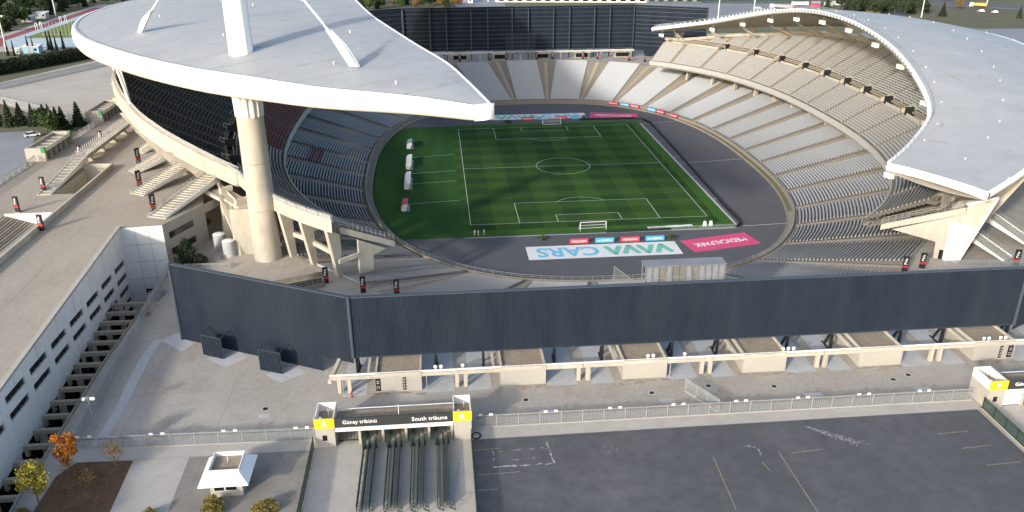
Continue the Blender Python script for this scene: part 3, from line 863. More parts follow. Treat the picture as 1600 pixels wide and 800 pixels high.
for t in range(7):
    f = t/6; rows.append([FC[i].lerp(RC[i], f)+Vector((0,0,-1.6-1.6*4*f*(1-f)*min(1,(FC[i]-RC[i]).length/40))) for i in range(NRF+1)])
MB().grid(rows).build('soffit', 'beige_concrete', er, smooth=True, fixn=False)
for e in (0, NRF):
    sy = -1 if e == 0 else 1
    b = MB(); A, B = FC[e], RC[e]; m_ = 6
    rws = []
    for o1, dz_ in ((-.5,.04),(0,.18),(.2,.1),(.22,-.5),(.05,-.6),(.0,-1.5),(-.6,-1.7)):
        rws.append([A.lerp(B, k/m_)+Vector((0,sy*o1,dz_+4*(k/m_)*(1-k/m_)*.4)) for k in range(m_+1)])
    b.grid(rws); b.build('end_rim', 'white_steel', er, smooth=True, fixn=False)
for i in range(6, NRF, 6):
    b = MB()
    for k in range(10): b.beam(er_pt(i, k/10, .005), er_pt(i, (k+1)/10, .005), .12, .04)
    b.build('seam', 'roof_seam', er)
# scuffed ridge marks, vents, parapet rods
for k in range(16):
    i = random.randrange(14, 60); t = random.uniform(.15,.85); p_ = er_pt(i, t, .03); q_ = er_pt(min(NRF,i+2), max(0,t-.10), .03)
    MB().beam(p_, q_, .22, .05).build('patch_strip', 'roof_seam', er)
for k in range(60):
    i = int(3+k*1.55); 
    for t in (.10, .55, .985):
        if (k+int(t*10)) % 3: continue
        p_ = er_pt(min(i,NRF), t); b = MB(); b.cyl(p_, p_+Vector((0,0,.22)), .12, .12, 6); b.sphere(p_+Vector((0,0,.28)), .15, 6, 4); b.build('roof_vent', 'white_dirty', er)
# walkway rail along the front rim
b = MB()
for i in range(0, NRF):
    p_, q_ = FC[i]+Vector((.9,0,.2)), FC[i+1]+Vector((.9,0,.2))
    b.beam(p_, p_+Vector((0,0,1.1)), .1, .1); b.beam(p_+Vector((0,0,1.1)), q_+Vector((0,0,1.1)), .09, .09); b.beam(p_+Vector((0,0,.6)), q_+Vector((0,0,.6)), .06, .06)
b.build('rim_rail', 'grey_steel', er)
for i in range(22, 74, 1):
    if 66 < i: break
    p_ = FC[i].lerp(FC[i+1], .5); n_ = Vector((-1, 0, 0))
    b = MB(); b.box(p_.x-.62, p_.x-.42, p_.y-.45, p_.y+.45, p_.z-.75, p_.z-.05); b.build('floodlight', 'grey_steel', er)
for i in range(66, 92, 1):
    p_ = FC[i]; b = MB(); b.box(p_.x-.65, p_.x-.35, p_.y-.35, p_.y+.35, p_.z-.05, p_.z+.75); b.build('floodlight', 'white_dirty', er)
# hanging loudspeakers
for i in (1, 18, 28, 36, 44, 52, 60, 68, 76, 84, 94):
    p_ = FC[i]+Vector((1.4 if 4 < i < 92 else .4, 0, -1.4))
    b = MB(); b.cyl(p_, p_-Vector((0,0,1.6)), .09, .09, 6); b.build('hanger', 'grey_steel', er)
    b = MB(); b.box(p_.x-.55, p_.x+.55, p_.y-.6, p_.y+.6, p_.z-3.0, p_.z-1.7); b.box(p_.x-1.4, p_.x-.6, p_.y-.4, p_.y+.4, p_.z-2.7, p_.z-1.5); b.build('loudspeaker', 'white_dirty', er)
# raking struts from the rim to the roof
for q in [.03+.94*k/16 for k in range(17)]:
    s = S_E[0]+(S_E[1]-S_E[0])*q; i = min(NRF-1, int(q*NRF))
    d0 = dmax_e(s)
    for dq in (-.9, .9):
        p_ = PS(s+dq, d0-1.0); top = er_pt(i, .30, -2.2)
        b = MB(); b.beam((*p_, zup(d0)-.3), (top.x+dq*.3, top.y+dq*.8, top.z), .42, .55); b.build('raking_strut', 'beige_concrete', er)
    p_ = PS(s, d0+.4); top = er_pt(i, .62, -2.0)
    b = MB(); b.beam((*p_, zup(d0)-2), top, .5, .9); b.build('rear_column', 'beige_concrete', er)

# ---- ends of the upper stands: slanting end walls, frames, piers
def end_parts(up, sx, sy, solid):
    T = Vector((sx*55.6, sy*102.6)); E1 = Vector((sx*66.4, sy*110.6))
    d_ = (E1-T).normalized(); n_ = Vector((0, sy*1.0)) if False else Vector((d_.y*sx*sy, -d_.x*sx*sy))*(sx*1)
    n_ = Vector((-d_.y, d_.x))
    if n_.y*sy < 0: n_ = -n_
    L_ = (E1-T).length
    def at(a, z): q = T+d_*a; return Vector((q.x, q.y, z))
    t3 = Vector((n_.x, n_.y, 0))*.8
    # slope band
    a0, a1, za, zb_ = (1.2, 17.0, 15.2, 22.0) if solid else (-3.4, 9.6, 14.6, 21.2)
    b = MB(); b.vprism([at(a0,za), at(a1,zb_), at(a1,zb_+1.5), at(a0,za+1.3)], t3); b.build('end_band', 'beige_concrete', up)
    b = MB()
    for k in range(13):
        f = k/12; p_ = at(a0+(a1-a0)*f, za+1.3+(zb_+.2-za)*f)+t3*.5
        b.beam(p_, p_+Vector((0,0,1.5)), .08, .08)
        if k < 12:
            f = (k+1)/12; q_ = at(a0+(a1-a0)*f, za+1.3+(zb_+.2-za)*f)+t3*.5
            for h in (.5, 1.0, 1.5): b.beam(p_+Vector((0,0,h)), q_+Vector((0,0,h)), .06, .06)
    b.build('end_railing', 'grey_steel', up)
    if solid:
        b = MB(); b.vprism([at(3.6,15.7), at(12.6,14.6), at(12.8,ZC-.1), at(17.3,ZC-.1), at(22.0,26.4), at(17.2,24.0), at(17.0,21.9)], t3*.6); b.build('end_wall', 'beige_concrete', up)
        b = MB(); o_ = t3*.62; b.vprism([at(14.7,ZC-.1)+o_, at(17.2,ZC-.1)+o_, at(19.5,19.6)+o_, at(14.5,19.7)+o_], t3*.25); b.build('pale_pier', 'white_wall', up)
        b = MB(); b.vprism([at(17.3,ZC-.1)-t3*.4, at(17.8,ZC-.1)-t3*.4, at(22.5,26.6)-t3*.4, at(22.0,26.6)-t3*.4], t3*1.6); b.build('fin_edge', 'white_wall', up)
        b = MB(); b.vprism([at(13.7,ZC)+t3*.61, at(14.5,ZC)+t3*.61, at(14.5,13.0)+t3*.61, at(13.7,13.0)+t3*.61], t3*.05); b.build('doorway', 'void', up)
        b = MB(); b.vprism([at(17.3,24.0)-t3*.2, at(21.9,26.4)-t3*.2, at(21.9,26.9)-t3*.2, at(16.8,24.6)-t3*.2], t3*2.2); b.build('cap_slab', 'white_wall', up)
    else:
        b = MB(); b.vprism([at(-1.2,14.8), at(1.9,14.2), at(2.2,ZC-.1), at(5.6,ZC-.1), at(5.4,18.6)], t3*.7); b.build('end_wall', 'beige_concrete', up)
        b = MB(); b.beam(at(5.4,15.2)+t3*.4, at(10.2,14.9)+t3*.4, .6, .9); b.build('tie_beam', 'beige_concrete', up)
    # big leaning fins behind
    return at
end_parts(up_e, 1, -1, True); end_parts(up_e, 1, 1, True); end_parts(up_w, -1, -1, False); end_parts(up_w, -1, 1, False)
# fins and columns carrying the stands: each tapers from foot to rim
def fin(up, foot, top, w0, w1, th, name='fin', mat='beige_concrete', dirv=None):
    f, t = Vector(foot), Vector(top)
    dv = Vector(dirv) if dirv else Vector((t.x-f.x, t.y-f.y, 0))
    if dv.length < .01: dv = Vector((1,0,0))
    dv.z = 0; dv.normalize(); sv = Vector((-dv.y, dv.x, 0))*th/2
    b = MB(); b.vprism([f-dv*w0/2-sv, f+dv*w0/2-sv, t+dv*w1/2-sv, t-dv*w1/2-sv], sv*2)
    return b.build(name, mat, up)
fin(up_e, (76.0,-103.0,ZC), (81.5,-107.5,29.0), 3.2, 6.5, 1.1, dirv=(.75,-.6,0))
for q in (.06,.115,.17,.225,.28,.34,.40,.46):
    for m_ in (q, 1-q):
        s = S_E[0]+(S_E[1]-S_E[0])*m_; d0 = dmax_e(s)
        f_, t_ = PS(s, d0-9), PS(s, d0+1.5)
        fin(up_e, (*f_, ZC), (*t_, zup(d0)-1.8), 2.4, 6.0, 1.0)
        s2 = PS(s, 30); fin(up_e, (*s2, ZC-2.0), (*PS(s, 31.5), zup(31)-1.8), 1.6, 2.0, .9, 'column')
# west near end: frame of leaning columns under the z=24 rim
for (fx, fy), (tx, ty) in (((-75.4,-95.2),(-76.0,-96.4)), ((-70.2,-99.8),(-70.9,-101.4)), ((-64.0,-106.8),(-64.6,-108.4)), ((-87.0,-93.0),(-86.8,-88.0)), ((-92.0,-84.5),(-92.0,-79.5))):
    fin(up_w, (fx,fy,ZC), (tx,ty,22.4), 1.3, 3.0, 1.1, 'column', dirv=(-.75,-.65,0))
    fin(up_w, (fx,-fy,ZC), (tx,-ty,22.4), 1.5, 3.2, 1.0, 'column', dirv=(-.75,.65,0))
b = MB(); b.beam((-79.5,-90.5,16.2), (-70.4,-99.6,16.2), .7, 1.0); b.beam((-70.4,-99.6,16.0), (-64.0,-106.6,15.4), .7, 1.0); b.beam((-75.4,-95.0,15.6),(-68.0,-88.5,15.6), .6, .9); b.beam((-70.4,-99.4,15.4),(-63.5,-93,15.4), .6, .9); b.build('tie_beam', 'beige_concrete', up_w)
b = MB(); b.beam((-92,-84.5,19.8), (-86.9,-92.6,11.6), .8, .9); b.beam((-92,-84.5,21.0),(-97.5,-78,21.0), .7, .8); b.build('tie_beam', 'beige_concrete', up_w)
b = MB(); b.box(-88.5,-84.2,-93.0,-92.2,ZC,21.5); b.build('shear_wall', 'beige_concrete', up_w)
b = MB(); b.prism([(-96,-78),(-86,-92),(-83,-90),(-93,-76)], 20.6, 21.2); b.build('gallery_slab', 'beige_concrete', up_w)
for k, s in enumerate([S_W[0]+(S_W[1]-S_W[0])*q for q in (.205,.245,.285,.33,.38,.43,.48,.53,.58,.63,.68,.72,.76,.80)]):
    d0 = dmax_w(s); t_ = PS(s, d0-.5); f_ = PS(s, max(42, d0-8.5))
    fin(up_w, (*f_, ZD-.2), (*t_, zup(d0)-2.2), 2.0, 5.0, 1.0)
# back wall under the stands, d 40, from the concourse up to the soffit
for up, S0, S1, z0 in ((up_e, S_E[0], S_E[1], ZC), (up_w, S_W[0], S_W[1], ZC)):
    b = MB(); n = 80; a0, a1 = S0+22, S1-22
    ss = [a0+(a1-a0)*i/n for i in range(n+1)]
    b.grid([[(*PS(s, 40.5), z0) for s in ss], [(*PS(s, 40.5), zup(36)-1.9) for s in ss]])
    b.build('back_wall', 'beige_concrete', up, fixn=False)

# ================================================================== DARK END SCREENS
def screen(side):
    sy = -1 if side == 's' else 1
    zt, zb = (25.75, 14.7) if side == 's' else (35.7, 14.7)
    lab = 'dark navy corrugated screen wall along the near end of the bowl' if side == 's' else 'tall dark navy screen wall with steel frame behind the far end of the bowl'
    t = thing('screen_wall', lab, 'wall', (0, sy*148.3, ZC))
    pts = [(-89.8, sy*131.7), (-57.4, sy*148.3), (57.4, sy*148.3), (89.8, sy*131.7)]
    for k in range(3):
        A, B = Vector(pts[k]), Vector(pts[k+1]); L_ = (B-A).length; d_ = (B-A)/L_; n_ = Vector((-d_.y, d_.x))
        if n_.y*sy < 0: n_ = -n_
        per = .37; nn = int(L_/per)
        top, bot = [], []
        for i in range(nn+1):
            for f, o in ((0,.0),(.38,.0),(.5,.06),(.88,.06)):
                a = min(L_, (i+f)*per); q = A+d_*a+n_*o
                zb_ = zb if k == 1 else (ZC+.05 if (a if k == 0 else L_-a) < L_-6.2 else zb-1.0+.0*a)
                if k == 1: zb_ = zb
                top.append((q.x, q.y, zt)); bot.append((q.x, q.y, zb_))
        MB().grid([bot, top]).build('cladding', 'screen', t, fixn=False)
        q = [A-n_*.28, B-n_*.28]
        b = MB(); b.beam((*q[0], zt-.05), (*q[1], zt-.05), .75, .16); 
        if k == 1: b.beam((*q[0], zb+.1), (*q[1], zb+.1), .6, .2)
        b.build('coping', 'screen_edge', t)
        b = MB(); zz = zb+1.5
        while zz < zt-.5:
            b.beam((*(A-n_*.35), zz), (*(B-n_*.35), zz), .25, .22); zz += 2.05
        b.build('girt', 'screen_edge', t)
    for i, q in enumerate(pts):
        MB().cyl((q[0], q[1]+sy*.1, ZC if i in (0,3) else zb), (q[0], q[1]+sy*.1, zt+.1), .28, .28, 8).build('corner_post', 'screen_edge', t)
    px = []
    for kx in KX: px += [kx-7.2+.2, kx+6.0+.2]
    px = [-57.0,-44.0,-36.0,-23.9,-15.7,-3.6,4.4,16.9,24.9,37.4,45.2,57.2]
    for x in px:
        y = sy*147.4
        b = MB(); b.beam((x, y, ZC-.1), (x, y, zt-.3), .5, .42); 
        b.beam((x, y-sy*.2, ZC), (x+.1, y-sy*3.4, ZC), .3, .25)
        b.build('post', 'black_steel', t)
        if side == 's':
            b = MB(); b.beam((x, y-sy*.1, zb+.5), (x+.15, y-sy*2.6, ZC), .34, .3); b.build('raker', 'black_steel', t)
        else:
            b = MB(); b.beam((x, y-sy*.5, zb-2), (x, y-sy*.5, zt-1), .3, .5); b.build('raker', 'screen_edge', t)
    return t
sc_s = screen('s'); sc_n = screen('n')
# two hinged leaves standing open in the near screen
for (a, c, e), lab in ((((-84.5,-138.0),(-80.8,-139.9),(-79.9,-136.7)), 'left one of two corrugated dark leaves standing open in the near screen'), (((-73.6,-144.2),(-69.8,-145.9),(-69.1,-142.6)), 'right one of two corrugated dark leaves standing open in the near screen')):
    t = thing('screen_door', lab, 'door', (*a, ZC))
    A, B = Vector(a), Vector(c); d_ = (B-A).normalized(); n_ = Vector((d_.y, -d_.x)); L_ = (B-A).length
    bot, top = [], []
    for i in range(int(L_/.46)+1):
        for f, o in ((0,0),(.38,0),(.5,.1),(.88,.1)):
            q = A+d_*min(L_, (i+f)*.46)+n_*o; bot.append((q.x,q.y,ZC+.2)); top.append((q.x,q.y,ZC+4.0))
    MB().grid([bot, top]).build('leaf', 'screen', t, fixn=False)
    b = MB()
    for p_, q_ in (((*A,ZC+.2),(*B,ZC+.2)),((*A,ZC+4.0),(*B,ZC+4.0)),((*A,ZC+.1),(*A,ZC+4.1)),((*B,ZC+.1),(*B,ZC+4.1)),((*A,ZC+2.1),(*B,ZC+2.1))):
        b.beam(Vector(p_)-Vector((*n_*.12,0)), Vector(q_)-Vector((*n_*.12,0)), .16, .16)
    b.build('frame', 'screen_edge', t)
    E_ = Vector(e); b = MB(); b.beam((*B, ZC+4.0), (*E_, ZC+4.0), .12, .12); b.beam((*A, ZC+4.0), (*(A+(E_-B)), ZC+4.0), .12, .12); b.build('brace', 'screen_edge', t)

# ================================================================== KIOSKS, DUCT BEAM, TOTEMS
def kiosk(x, sy, label):
    t = thing('kiosk', label, 'kiosk', (x, sy*148, ZC), 'concrete kiosks under the screens')
    x0, x1 = x-3.7, x+3.7
    y0, y1 = (-153.0, -141.5) if sy < 0 else (143.5, 153.5)
    b = MB(); h = ZC+3.1
    b.box(x0, x1, y0, y1, ZC-.1, h-.25); b.build('wall', 'cream_wall', t)
    b = MB(); b.box(x0+.35, x1-.35, y0+.35, y1-.35, h-.25, h-.02); b.build('roof', 'gravel_roof', t)
    b = MB()
    for q in ((x0,y0,x1,y0+.3),(x0,y1-.3,x1,y1),(x0,y0+.3,x0+.3,y1-.3),(x1-.3,y0+.3,x1,y1-.3)): b.box(q[0],q[2],q[1],q[3],h-.25,h+.35)
    b.build('parapet', 'beige_concrete', t)
    b = MB(); b.box(x0-1.3, x0-.9, y0+.6, y1, h-.3, h+.2); b.box(x0-.95, x0-.02, y0+.8, y0+1.3, h-.3, h+.0); b.build('side_beam', 'beige_concrete', t)
    if sy > 0:
        b = MB(); b.box(x0+.5, x1-.5, y0-.06, y0-.01, ZC+.5, ZC+2.5); b.build('counter_opening', 'void', t)
        b = MB(); b.box(x0-.5, x1+.5, y0-1.6, y0-.1, h-.35, h-.05); b.build('canopy', 'beige_concrete', t)
    return t
places = ['leftmost','second from the left','third from the left','third from the right','second from the right','rightmost']
for i, kx in enumerate(KX):
    t = kiosk(kx, -1, f'{places[i]} of six cream kiosks under the near dark screen')
    # black signs with ring logo and ladder lettering
    if i in (0, 5):
        for dx, wd, mk in ((-3.3,.75,'O'),(.9,.5,'L')) if i == 0 else ((1.2,.5,'L'),(2.9,.9,'O')):
            xx = kx+dx; q = MB().box(xx-wd/2, xx+wd/2, -153.09, -153.02, ZC+.3, ZC+2.6).build('wall_sign', 'black', t)
            b = MB()
            if mk == 'O':
                for j in range(14):
                    a, c = 2*PI*j/14, 2*PI*(j+1)/14; r_ = wd*.3
                    b.beam((xx+r_*math.cos(a), -153.12, ZC+1.0+r_*math.sin(a)), (xx+r_*math.cos(c), -153.12, ZC+1.0+r_*math.sin(c)), .04, .09)
                b.box(xx-.2, xx+.2, -153.13, -153.1, ZC+1.7, ZC+1.85); b.box(xx-.2, xx+.2, -153.13, -153.1, ZC+2.05, ZC+2.2)
            else:
                for j in range(4): b.box(xx-.15, xx+.15, -153.13, -153.1, ZC+.6+j*.5, ZC+.85+j*.5)
            q2 = b.build('sign_marks', 'cream_wall', q); q2.location = (0,0,0)
for i, kx in enumerate(KX): kiosk(kx, 1, f'{places[i]} of six cream kiosks in the far concourse under the tall screen')
def duct(y, x0, x1, label, zc, cols):
    t = thing('duct_beam', label, 'beam', (0, y, ZC))
    n = 12; step = (x1-x0)/n
    for i in range(n):
        b = MB(); a, c = x0+step*i+.04, x0+step*(i+1)-.04
        b.box(a, c, y-.5, y+.5, zc, zc+.62); b.build('beam_segment', 'beige_concrete', t)
        b = MB(); b.cyl((a, y-.22, zc+.78), (c, y-.22, zc+.78), .17, .17, 8); b.build('pipe', 'white_dirty', t)
    for x in cols: MB().box(x-.3, x+.3, y-.3, y+.3, ZC-.1, zc).build('column', 'beige_concrete', t)
    for x in [x0+2+13.4*k for k in range(int((x1-x0)/13.4))]: MB().cyl((x, y-.45, ZC), (x, y-.45, zc+.1), .09, .09, 6).build('downpipe', 'grey_steel', t)
duct(-152.4, -60.9, 62, 'long beige duct beam carrying a white pipe in front of the near kiosks', 13.35, (-59.5,-57.9,-40.6,-39.2,-20.6,-19.1,.2,1.6,20.2,21.6,40.4,41.9))
duct(142.6, -62, 57, 'beige duct beam in front of the far kiosks', 14.0, (-40.5,-20,0,20.3,40.5,55.5))
b = MB(); b.beam((-60.9,-153.0,13.2),(-59.4,-144.2,13.9), .6, .7); tag(b.build('stub_wall', 'beige_concrete'), 'short slanting beige beam at the left end of the duct beam', 'beam')
# dishes and cameras on the duct
for j, (x, nd) in enumerate(((-38.9,0),(-43.3,2),(-8.4,2),(-2.2,1),(14.6,3),(50.0,2),(53.0,2))):
    t = thing('floodlight_cluster', f'{ORD[j]} cluster of small white floodlights from the left on the near duct beam', 'floodlight', (x,-152.3,14.2))
    b = MB(); b.box(x-.9, x+.9, -152.5, -152.1, 14.0, 14.15); b.build('bracket', 'grey_steel', t)
    for k in range(max(1, nd)):
        q = x-.7+k*.9
        b = MB(); b.sphere((q,-152.5,14.75), .32, 8, 6, (1,.7,1)); b.cyl((q,-152.4,14.1),(q,-152.45,14.7), .07, .07, 6); b.build('lamp_head', 'white_dirty', t)
def totem_proto(h, name='totem'):
    t = local_thing(name, 'x', 'sign')
    MB().box(-.55,.55,-.22,.22,0,h).build('body', 'black', t)
    MB().box(-.57,.57,-.24,.24,h*.32,h*.45).build('red_band', 'red', t)
    b = MB()
    for k in range(3):
        b.box(-.36+.1*k, -.02+.1*k, -.235, -.225, h*.55+k*h*.14, h*.60+k*h*.14)
        b.box(-.36, .3, -.235, -.225, h*.52+k*h*.13, h*.535+k*h*.13)
    b.build('lettering', 'letter_white', t)
    MB().box(-.75,.75,-.4,.4,-.02,.12).build('base', 'pale_concrete', t)
    return t
TP = totem_proto(3.7)
first = True
def totem(x, y, z, label, rz=0, sc=1):
    global first
    if first: first = False; return place(TP, (x,y,z), rz, label, sc)
    return dup(TP, (x,y,z), rz, label, None, sc)
for j, (x, y) in enumerate(((-66.4,-110.5),(-58.4,-115.8),(-51.6,-117.9))):
    totem(x, y, ZC, ['black totem with red band beside the fenced pit near the mast','middle black totem of three behind the near screen left corner','lowest black totem just showing over the near screen, by the pale seats'][j], .1)
for j, (x, y) in enumerate(((55.2,-117.3),(59.9,-115.9),(80.9,-116.3))):
    totem(x, y, ZC, ['small black totem at the right of the near seats behind the screen','taller black totem left of the concrete pier at right','black totem with red band at the foot of the stair, far right'][j], -.3)
for j, (x, y) in enumerate(((-37.5,139.5),(-30.1,139.5),(-15.3,141),(-7.2,141.3),(8.0,141.3),(15.8,141.2),(30.9,140.5),(38.0,139),(52.5,132.5),(59.3,128.5))):
    totem(x, y, ZC, f'{ORD[j]} black totem from the left along the far concourse edge', 0)
for j, (x, y) in enumerate(((-136.3,-85.5),(-126.0,-98.0),(-136.6,-71.2),(-138.5,-43.5),(-138.3,-28.6))):
    totem(x, y, ZD, ['black totem beside the slatted steps at the left edge','black totem at the low parapet end on the podium','black totem at the foot of the long podium stair','black totem behind the long podium stair, nearer one','black totem behind the long podium stair, farther one'][j], -.3)
for j, (x, y) in enumerate(((-105.9,-88.6),(-114.6,-70.4),(-121.2,-50.1),(-124.0,-31.5))):
    totem(x, y, ZD, ['tall black totem with red patch by the nearest podium stair','tall black totem by the second podium stair','tall black totem by the third podium stair','tall black totem by the farthest podium stair'][j], .9, (1.1,1,1.15))

# ================================================================== WEST PODIUM
FB = Vector((-110.2,-98.1)); FE = Vector((-105.4,-161.9)); FD = (FE-FB).normalized(); FN = Vector((-FD.y, FD.x))
if FN.x < 0: FN = -FN
def fac(a, o=0.0): return FB+FD*a+FN*o
inner_w = [tuple(PS(LEN*.5+LEN*(-.105+.21*i/30)*-1, 44.5)) for i in range(31)]
far_end = fac(140)
podium_poly = [tuple(far_end), tuple(FB), (-101.8,-97.1), (-96.3,-84.0)] + sorted(inner_w, key=lambda p: p[1]) + [(-96.3,84),(-101.8,97.1),(-110.2,98.1),(-150,240),(-150,1200),(-1400,1200),(-1400,-500),(-96,-500)]
well = rect(-133.4,-127.2,-73.5,-54.0)
pit = rect(-138.2,-127.2,-150,-87.5)
sheet('podium_deck', [podium_poly, well, pit], ZD, 'deck')
sheet('west_ground', [[(-149.5,-500),(-149.5,700),(-1400,700),(-1400,-500)]], ZD+.02, 'terrain')
sheet('well_floor', [rect(-133.6,-127.0,-73.7,-53.8)], ZD-4.5, 'deck')
b = MB(); b.box(-133.45,-133.4,-73.5,-54,ZD-4.5,ZD-.01); b.box(-127.2,-127.15,-73.5,-54,ZD-4.5,ZD-.01); b.box(-133.4,-127.2,-54.05,-54,ZD-4.5,ZD-.01); b.box(-133.4,-127.2,-73.5,-73.45,ZD-4.5,ZD-.01)
tag(b.build('well_lining', 'beige_concrete'), kind='structure')
# parapet along well and pit
t = thing('parapet_wall', 'long low beige parapet beside the stair well on the podium', 'wall', (-126.7,-90,ZD))
for y0, y1 in ((-150,-119),(-119,-98.4),(-98.4,-76),(-76,-53.2)): MB().box(-127.0,-126.5,y0+.03,y1-.03,ZD-.05,ZD+1.25).build('wall_length', 'beige_concrete', t)
MB().box(-134.0,-127.02,-53.4,-52.9,ZD,ZD+1.2).build('wall_length', 'beige_concrete', t)
# wide steps sinking into the pit
t = thing('sunken_steps', 'wide slatted brown steps sinking into the podium at the left edge', 'steps', (-133,-100,ZD-2))
for k in range(9):
    x0 = -138.2+k*.62; MB().box(x0, x0+.6, -150, -87.6, ZD-2.6, ZD-.12-k*.22).build('step', 'gravel_roof' if k % 2 else 'aisle_concrete', t)
MB().box(-132.6,-131.3,-150,-87.6,ZD-2.6,ZD-2.05).build('landing', 'deck', t)
for k in range(6):
    x0 = -131.3+k*.68; MB().box(x0, x0+.64, -150, -87.6, ZD-4.0, ZD-2.15-k*.2).build('step', 'gravel_roof' if k % 2 else 'aisle_concrete', t)
MB().box(-138.3,-127.1,-87.6,-87.2,ZD-4,ZD+.35).build('kerb', 'white_wall', t)

def stair(label, foot, top, wd, z0, z1, rails=True, group=None, white=True):
    t = thing('stair_flight', label, 'stair', (*foot, z0), group)
    F, T = Vector(foot), Vector(top); d_ = (T-F); L_ = d_.length; d_.normalize(); s_ = Vector((-d_.y, d_.x))
    n = max(6, int((z1-z0)/.19)); 
    b = MB()
    for i in range(n):
        a0, a1 = L_*i/n, L_*(i+1)/n; z = z0+(z1-z0)*(i+1)/n
        q = [F+d_*a0-s_*wd/2, F+d_*a1-s_*wd/2, F+d_*a1+s_*wd/2, F+d_*a0+s_*wd/2]
        b.prism([tuple(p) for p in q], z-.34, z)
    b.build('treads', 'beige_concrete', t)
    for sg in (-1, 1):
        o = s_*(wd/2+.1)*sg
        b = MB(); A = F+o; B = T+o
        b.vprism([(*A, z0-.05), (*B, z1-1.35), (*B, z1+.2), (*A, z0+.3)], Vector((*(s_*.14*sg), 0)))
        b.build('stringer', 'white_dirty' if white else 'beige_concrete', t)
        if rails:
            b = MB(); m_ = max(4, int(L_/1.4))
            for i in range(m_+1):
                f = i/m_; p_ = A.lerp(B, f); z = z0+(z1-z0)*f
                b.beam((*p_, z), (*p_, z+1.25), .07, .07)
            for h in (.5,.85,1.25): b.beam((*A, z0+h), (*B, z1+h), .06, .06)
            b.build('railing', 'grey_steel', t)
    return t
stair('nearest of four stair flights from the podium up into the western stand', (-104.2,-92.6), (-96.0,-72.7), 4.2, ZD, 23.9)
stair('second of four stair flights from the podium up into the western stand', (-113.6,-76.0), (-105.0,-63.0), 4.0, ZD, 23.9)
stair('third of four stair flights from the podium up into the western stand', (-120.4,-58.0), (-112.0,-50.0), 4.0, ZD, 23.9)
stair('farthest of four stair flights from the podium up into the western stand', (-124.5,-39.5), (-117.5,-32.0), 4.0, ZD, 23.9)
stair('long white sided stair rising along the podium well', (-135.4,-74.0), (-135.4,-50.0), 2.6, ZD, 22.6)
t = thing('raised_walkway', 'raised walkway with railings continuing the long podium stair', 'walkway', (-135.4,-30,ZD))
MB().box(-136.8,-134.0,-49.9,-8,21.7,22.6).build('slab', 'beige_concrete', t)
for x in (-136.7,-134.1):
    b = MB()
    for k in range(29): b.beam((x,-49.5+k*1.45,22.6),(x,-49.5+k*1.45,23.8), .07, .07)
    for h in (23.1,23.8): b.beam((x,-49.5,h),(x,-8.5,h), .07, .07)
    b.build('railing', 'white_dirty', t)
for k in range(5): MB().box(-136.3,-134.5,-46+k*9,-45.4+k*9,ZD,21.7).build('pier', 'beige_concrete', t)
stair('stair from the concourse up to the right hand stand at the frame edge', (81.4,-113.2), (73.5,-101.5), 3.6, ZC, 16.8)
stair('second stair behind the right hand concrete fins', (92,-108), (84,-96), 3.6, ZC, 17.0)

# ---- facade of the podium car park
fc = thing('podium_facade', 'white podium facade with rows of dark window slots facing the forecourt', 'building', (*fac(30), ZC))
zt0 = lambda a: 13.55+.080*(a-2)
for j in range(13):
    a0 = 9.15*j+1.3; a1 = a0+7.1; p0 = 9.15*j-.75 if j else 0.0; 
    nrow = 4 if j == 0 else 3 if j == 1 else 2
    def wall(name, u0, u1, zl, zu, o0=-.35, o1=.0, mat='white_wall'):
        """zl, zu: (z at u0, z at u1)"""
        A, B = fac(u0, o0), fac(u1, o0); Cc, D = fac(u1, o1), fac(u0, o1)
        b = MB(); b.prism([tuple(A), tuple(B), tuple(Cc), tuple(D)], [zl[0],zl[1],zl[1],zl[0]], [zu[0],zu[1],zu[1],zu[0]])
        return b.build(name, mat, fc)
    pend = a1+.7+.02
    wall('pier', 9.15*j-.73 if j else 0, a0, (-1,-1), (ZD,ZD))
    if j == 12: wall('pier', a1, a1+1.3, (-1,-1), (ZD,ZD))
    ztop = [zt0(a0), zt0(a1)]
    wall('spandrel', a0, a1, ztop, (ZD-.02,ZD-.02), -.35, -.03)
    for r in range(nrow):
        t0 = [z-2.85*r for z in ztop]; b0 = [z-1.3 for z in t0]
        lo_ = [z-2.85 for z in t0] if r < nrow-1 else [min(b0[0]-.8, 8.6), min(b0[1]-.8, 8.6)]
        w_ = wall('window', a0, a1, b0, t0, -.34, -.30, 'dark_glass')
        for k in range(1, 4):
            am = a0+(a1-a0)*k/4; zz = b0[0]+(b0[1]-b0[0])*k/4
            A = fac(am, -.26); q = MB(); q.beam((*A, zz), (*A, zz+1.3), .08, .08); q = q.build('mullion', 'black_steel', w_); q.location = (0,0,0)
        wall('spandrel', a0, a1, lo_, b0, -.35, -.03)
        if r == nrow-1: wall('undercroft_opening', a0, a1, (-1,-1), lo_, -1.4, -1.3, 'void')
# wall joints and coping
b = MB(); b.prism([tuple(fac(-.3,-.7)), tuple(fac(118.8,-.7)), tuple(fac(118.8,.12)), tuple(fac(-.3,.12))], ZD+.02, ZD+.45); b.build('coping', 'pale_concrete', fc)
b = MB()
for a in [4.6+9.15*k for k in range(13)]:
    A = fac(a, .005-.03); b.beam((*A, zt0(a)+.3), (*A, ZD-.1), .05, .03)
b.build('joint', 'stand_concrete', fc)
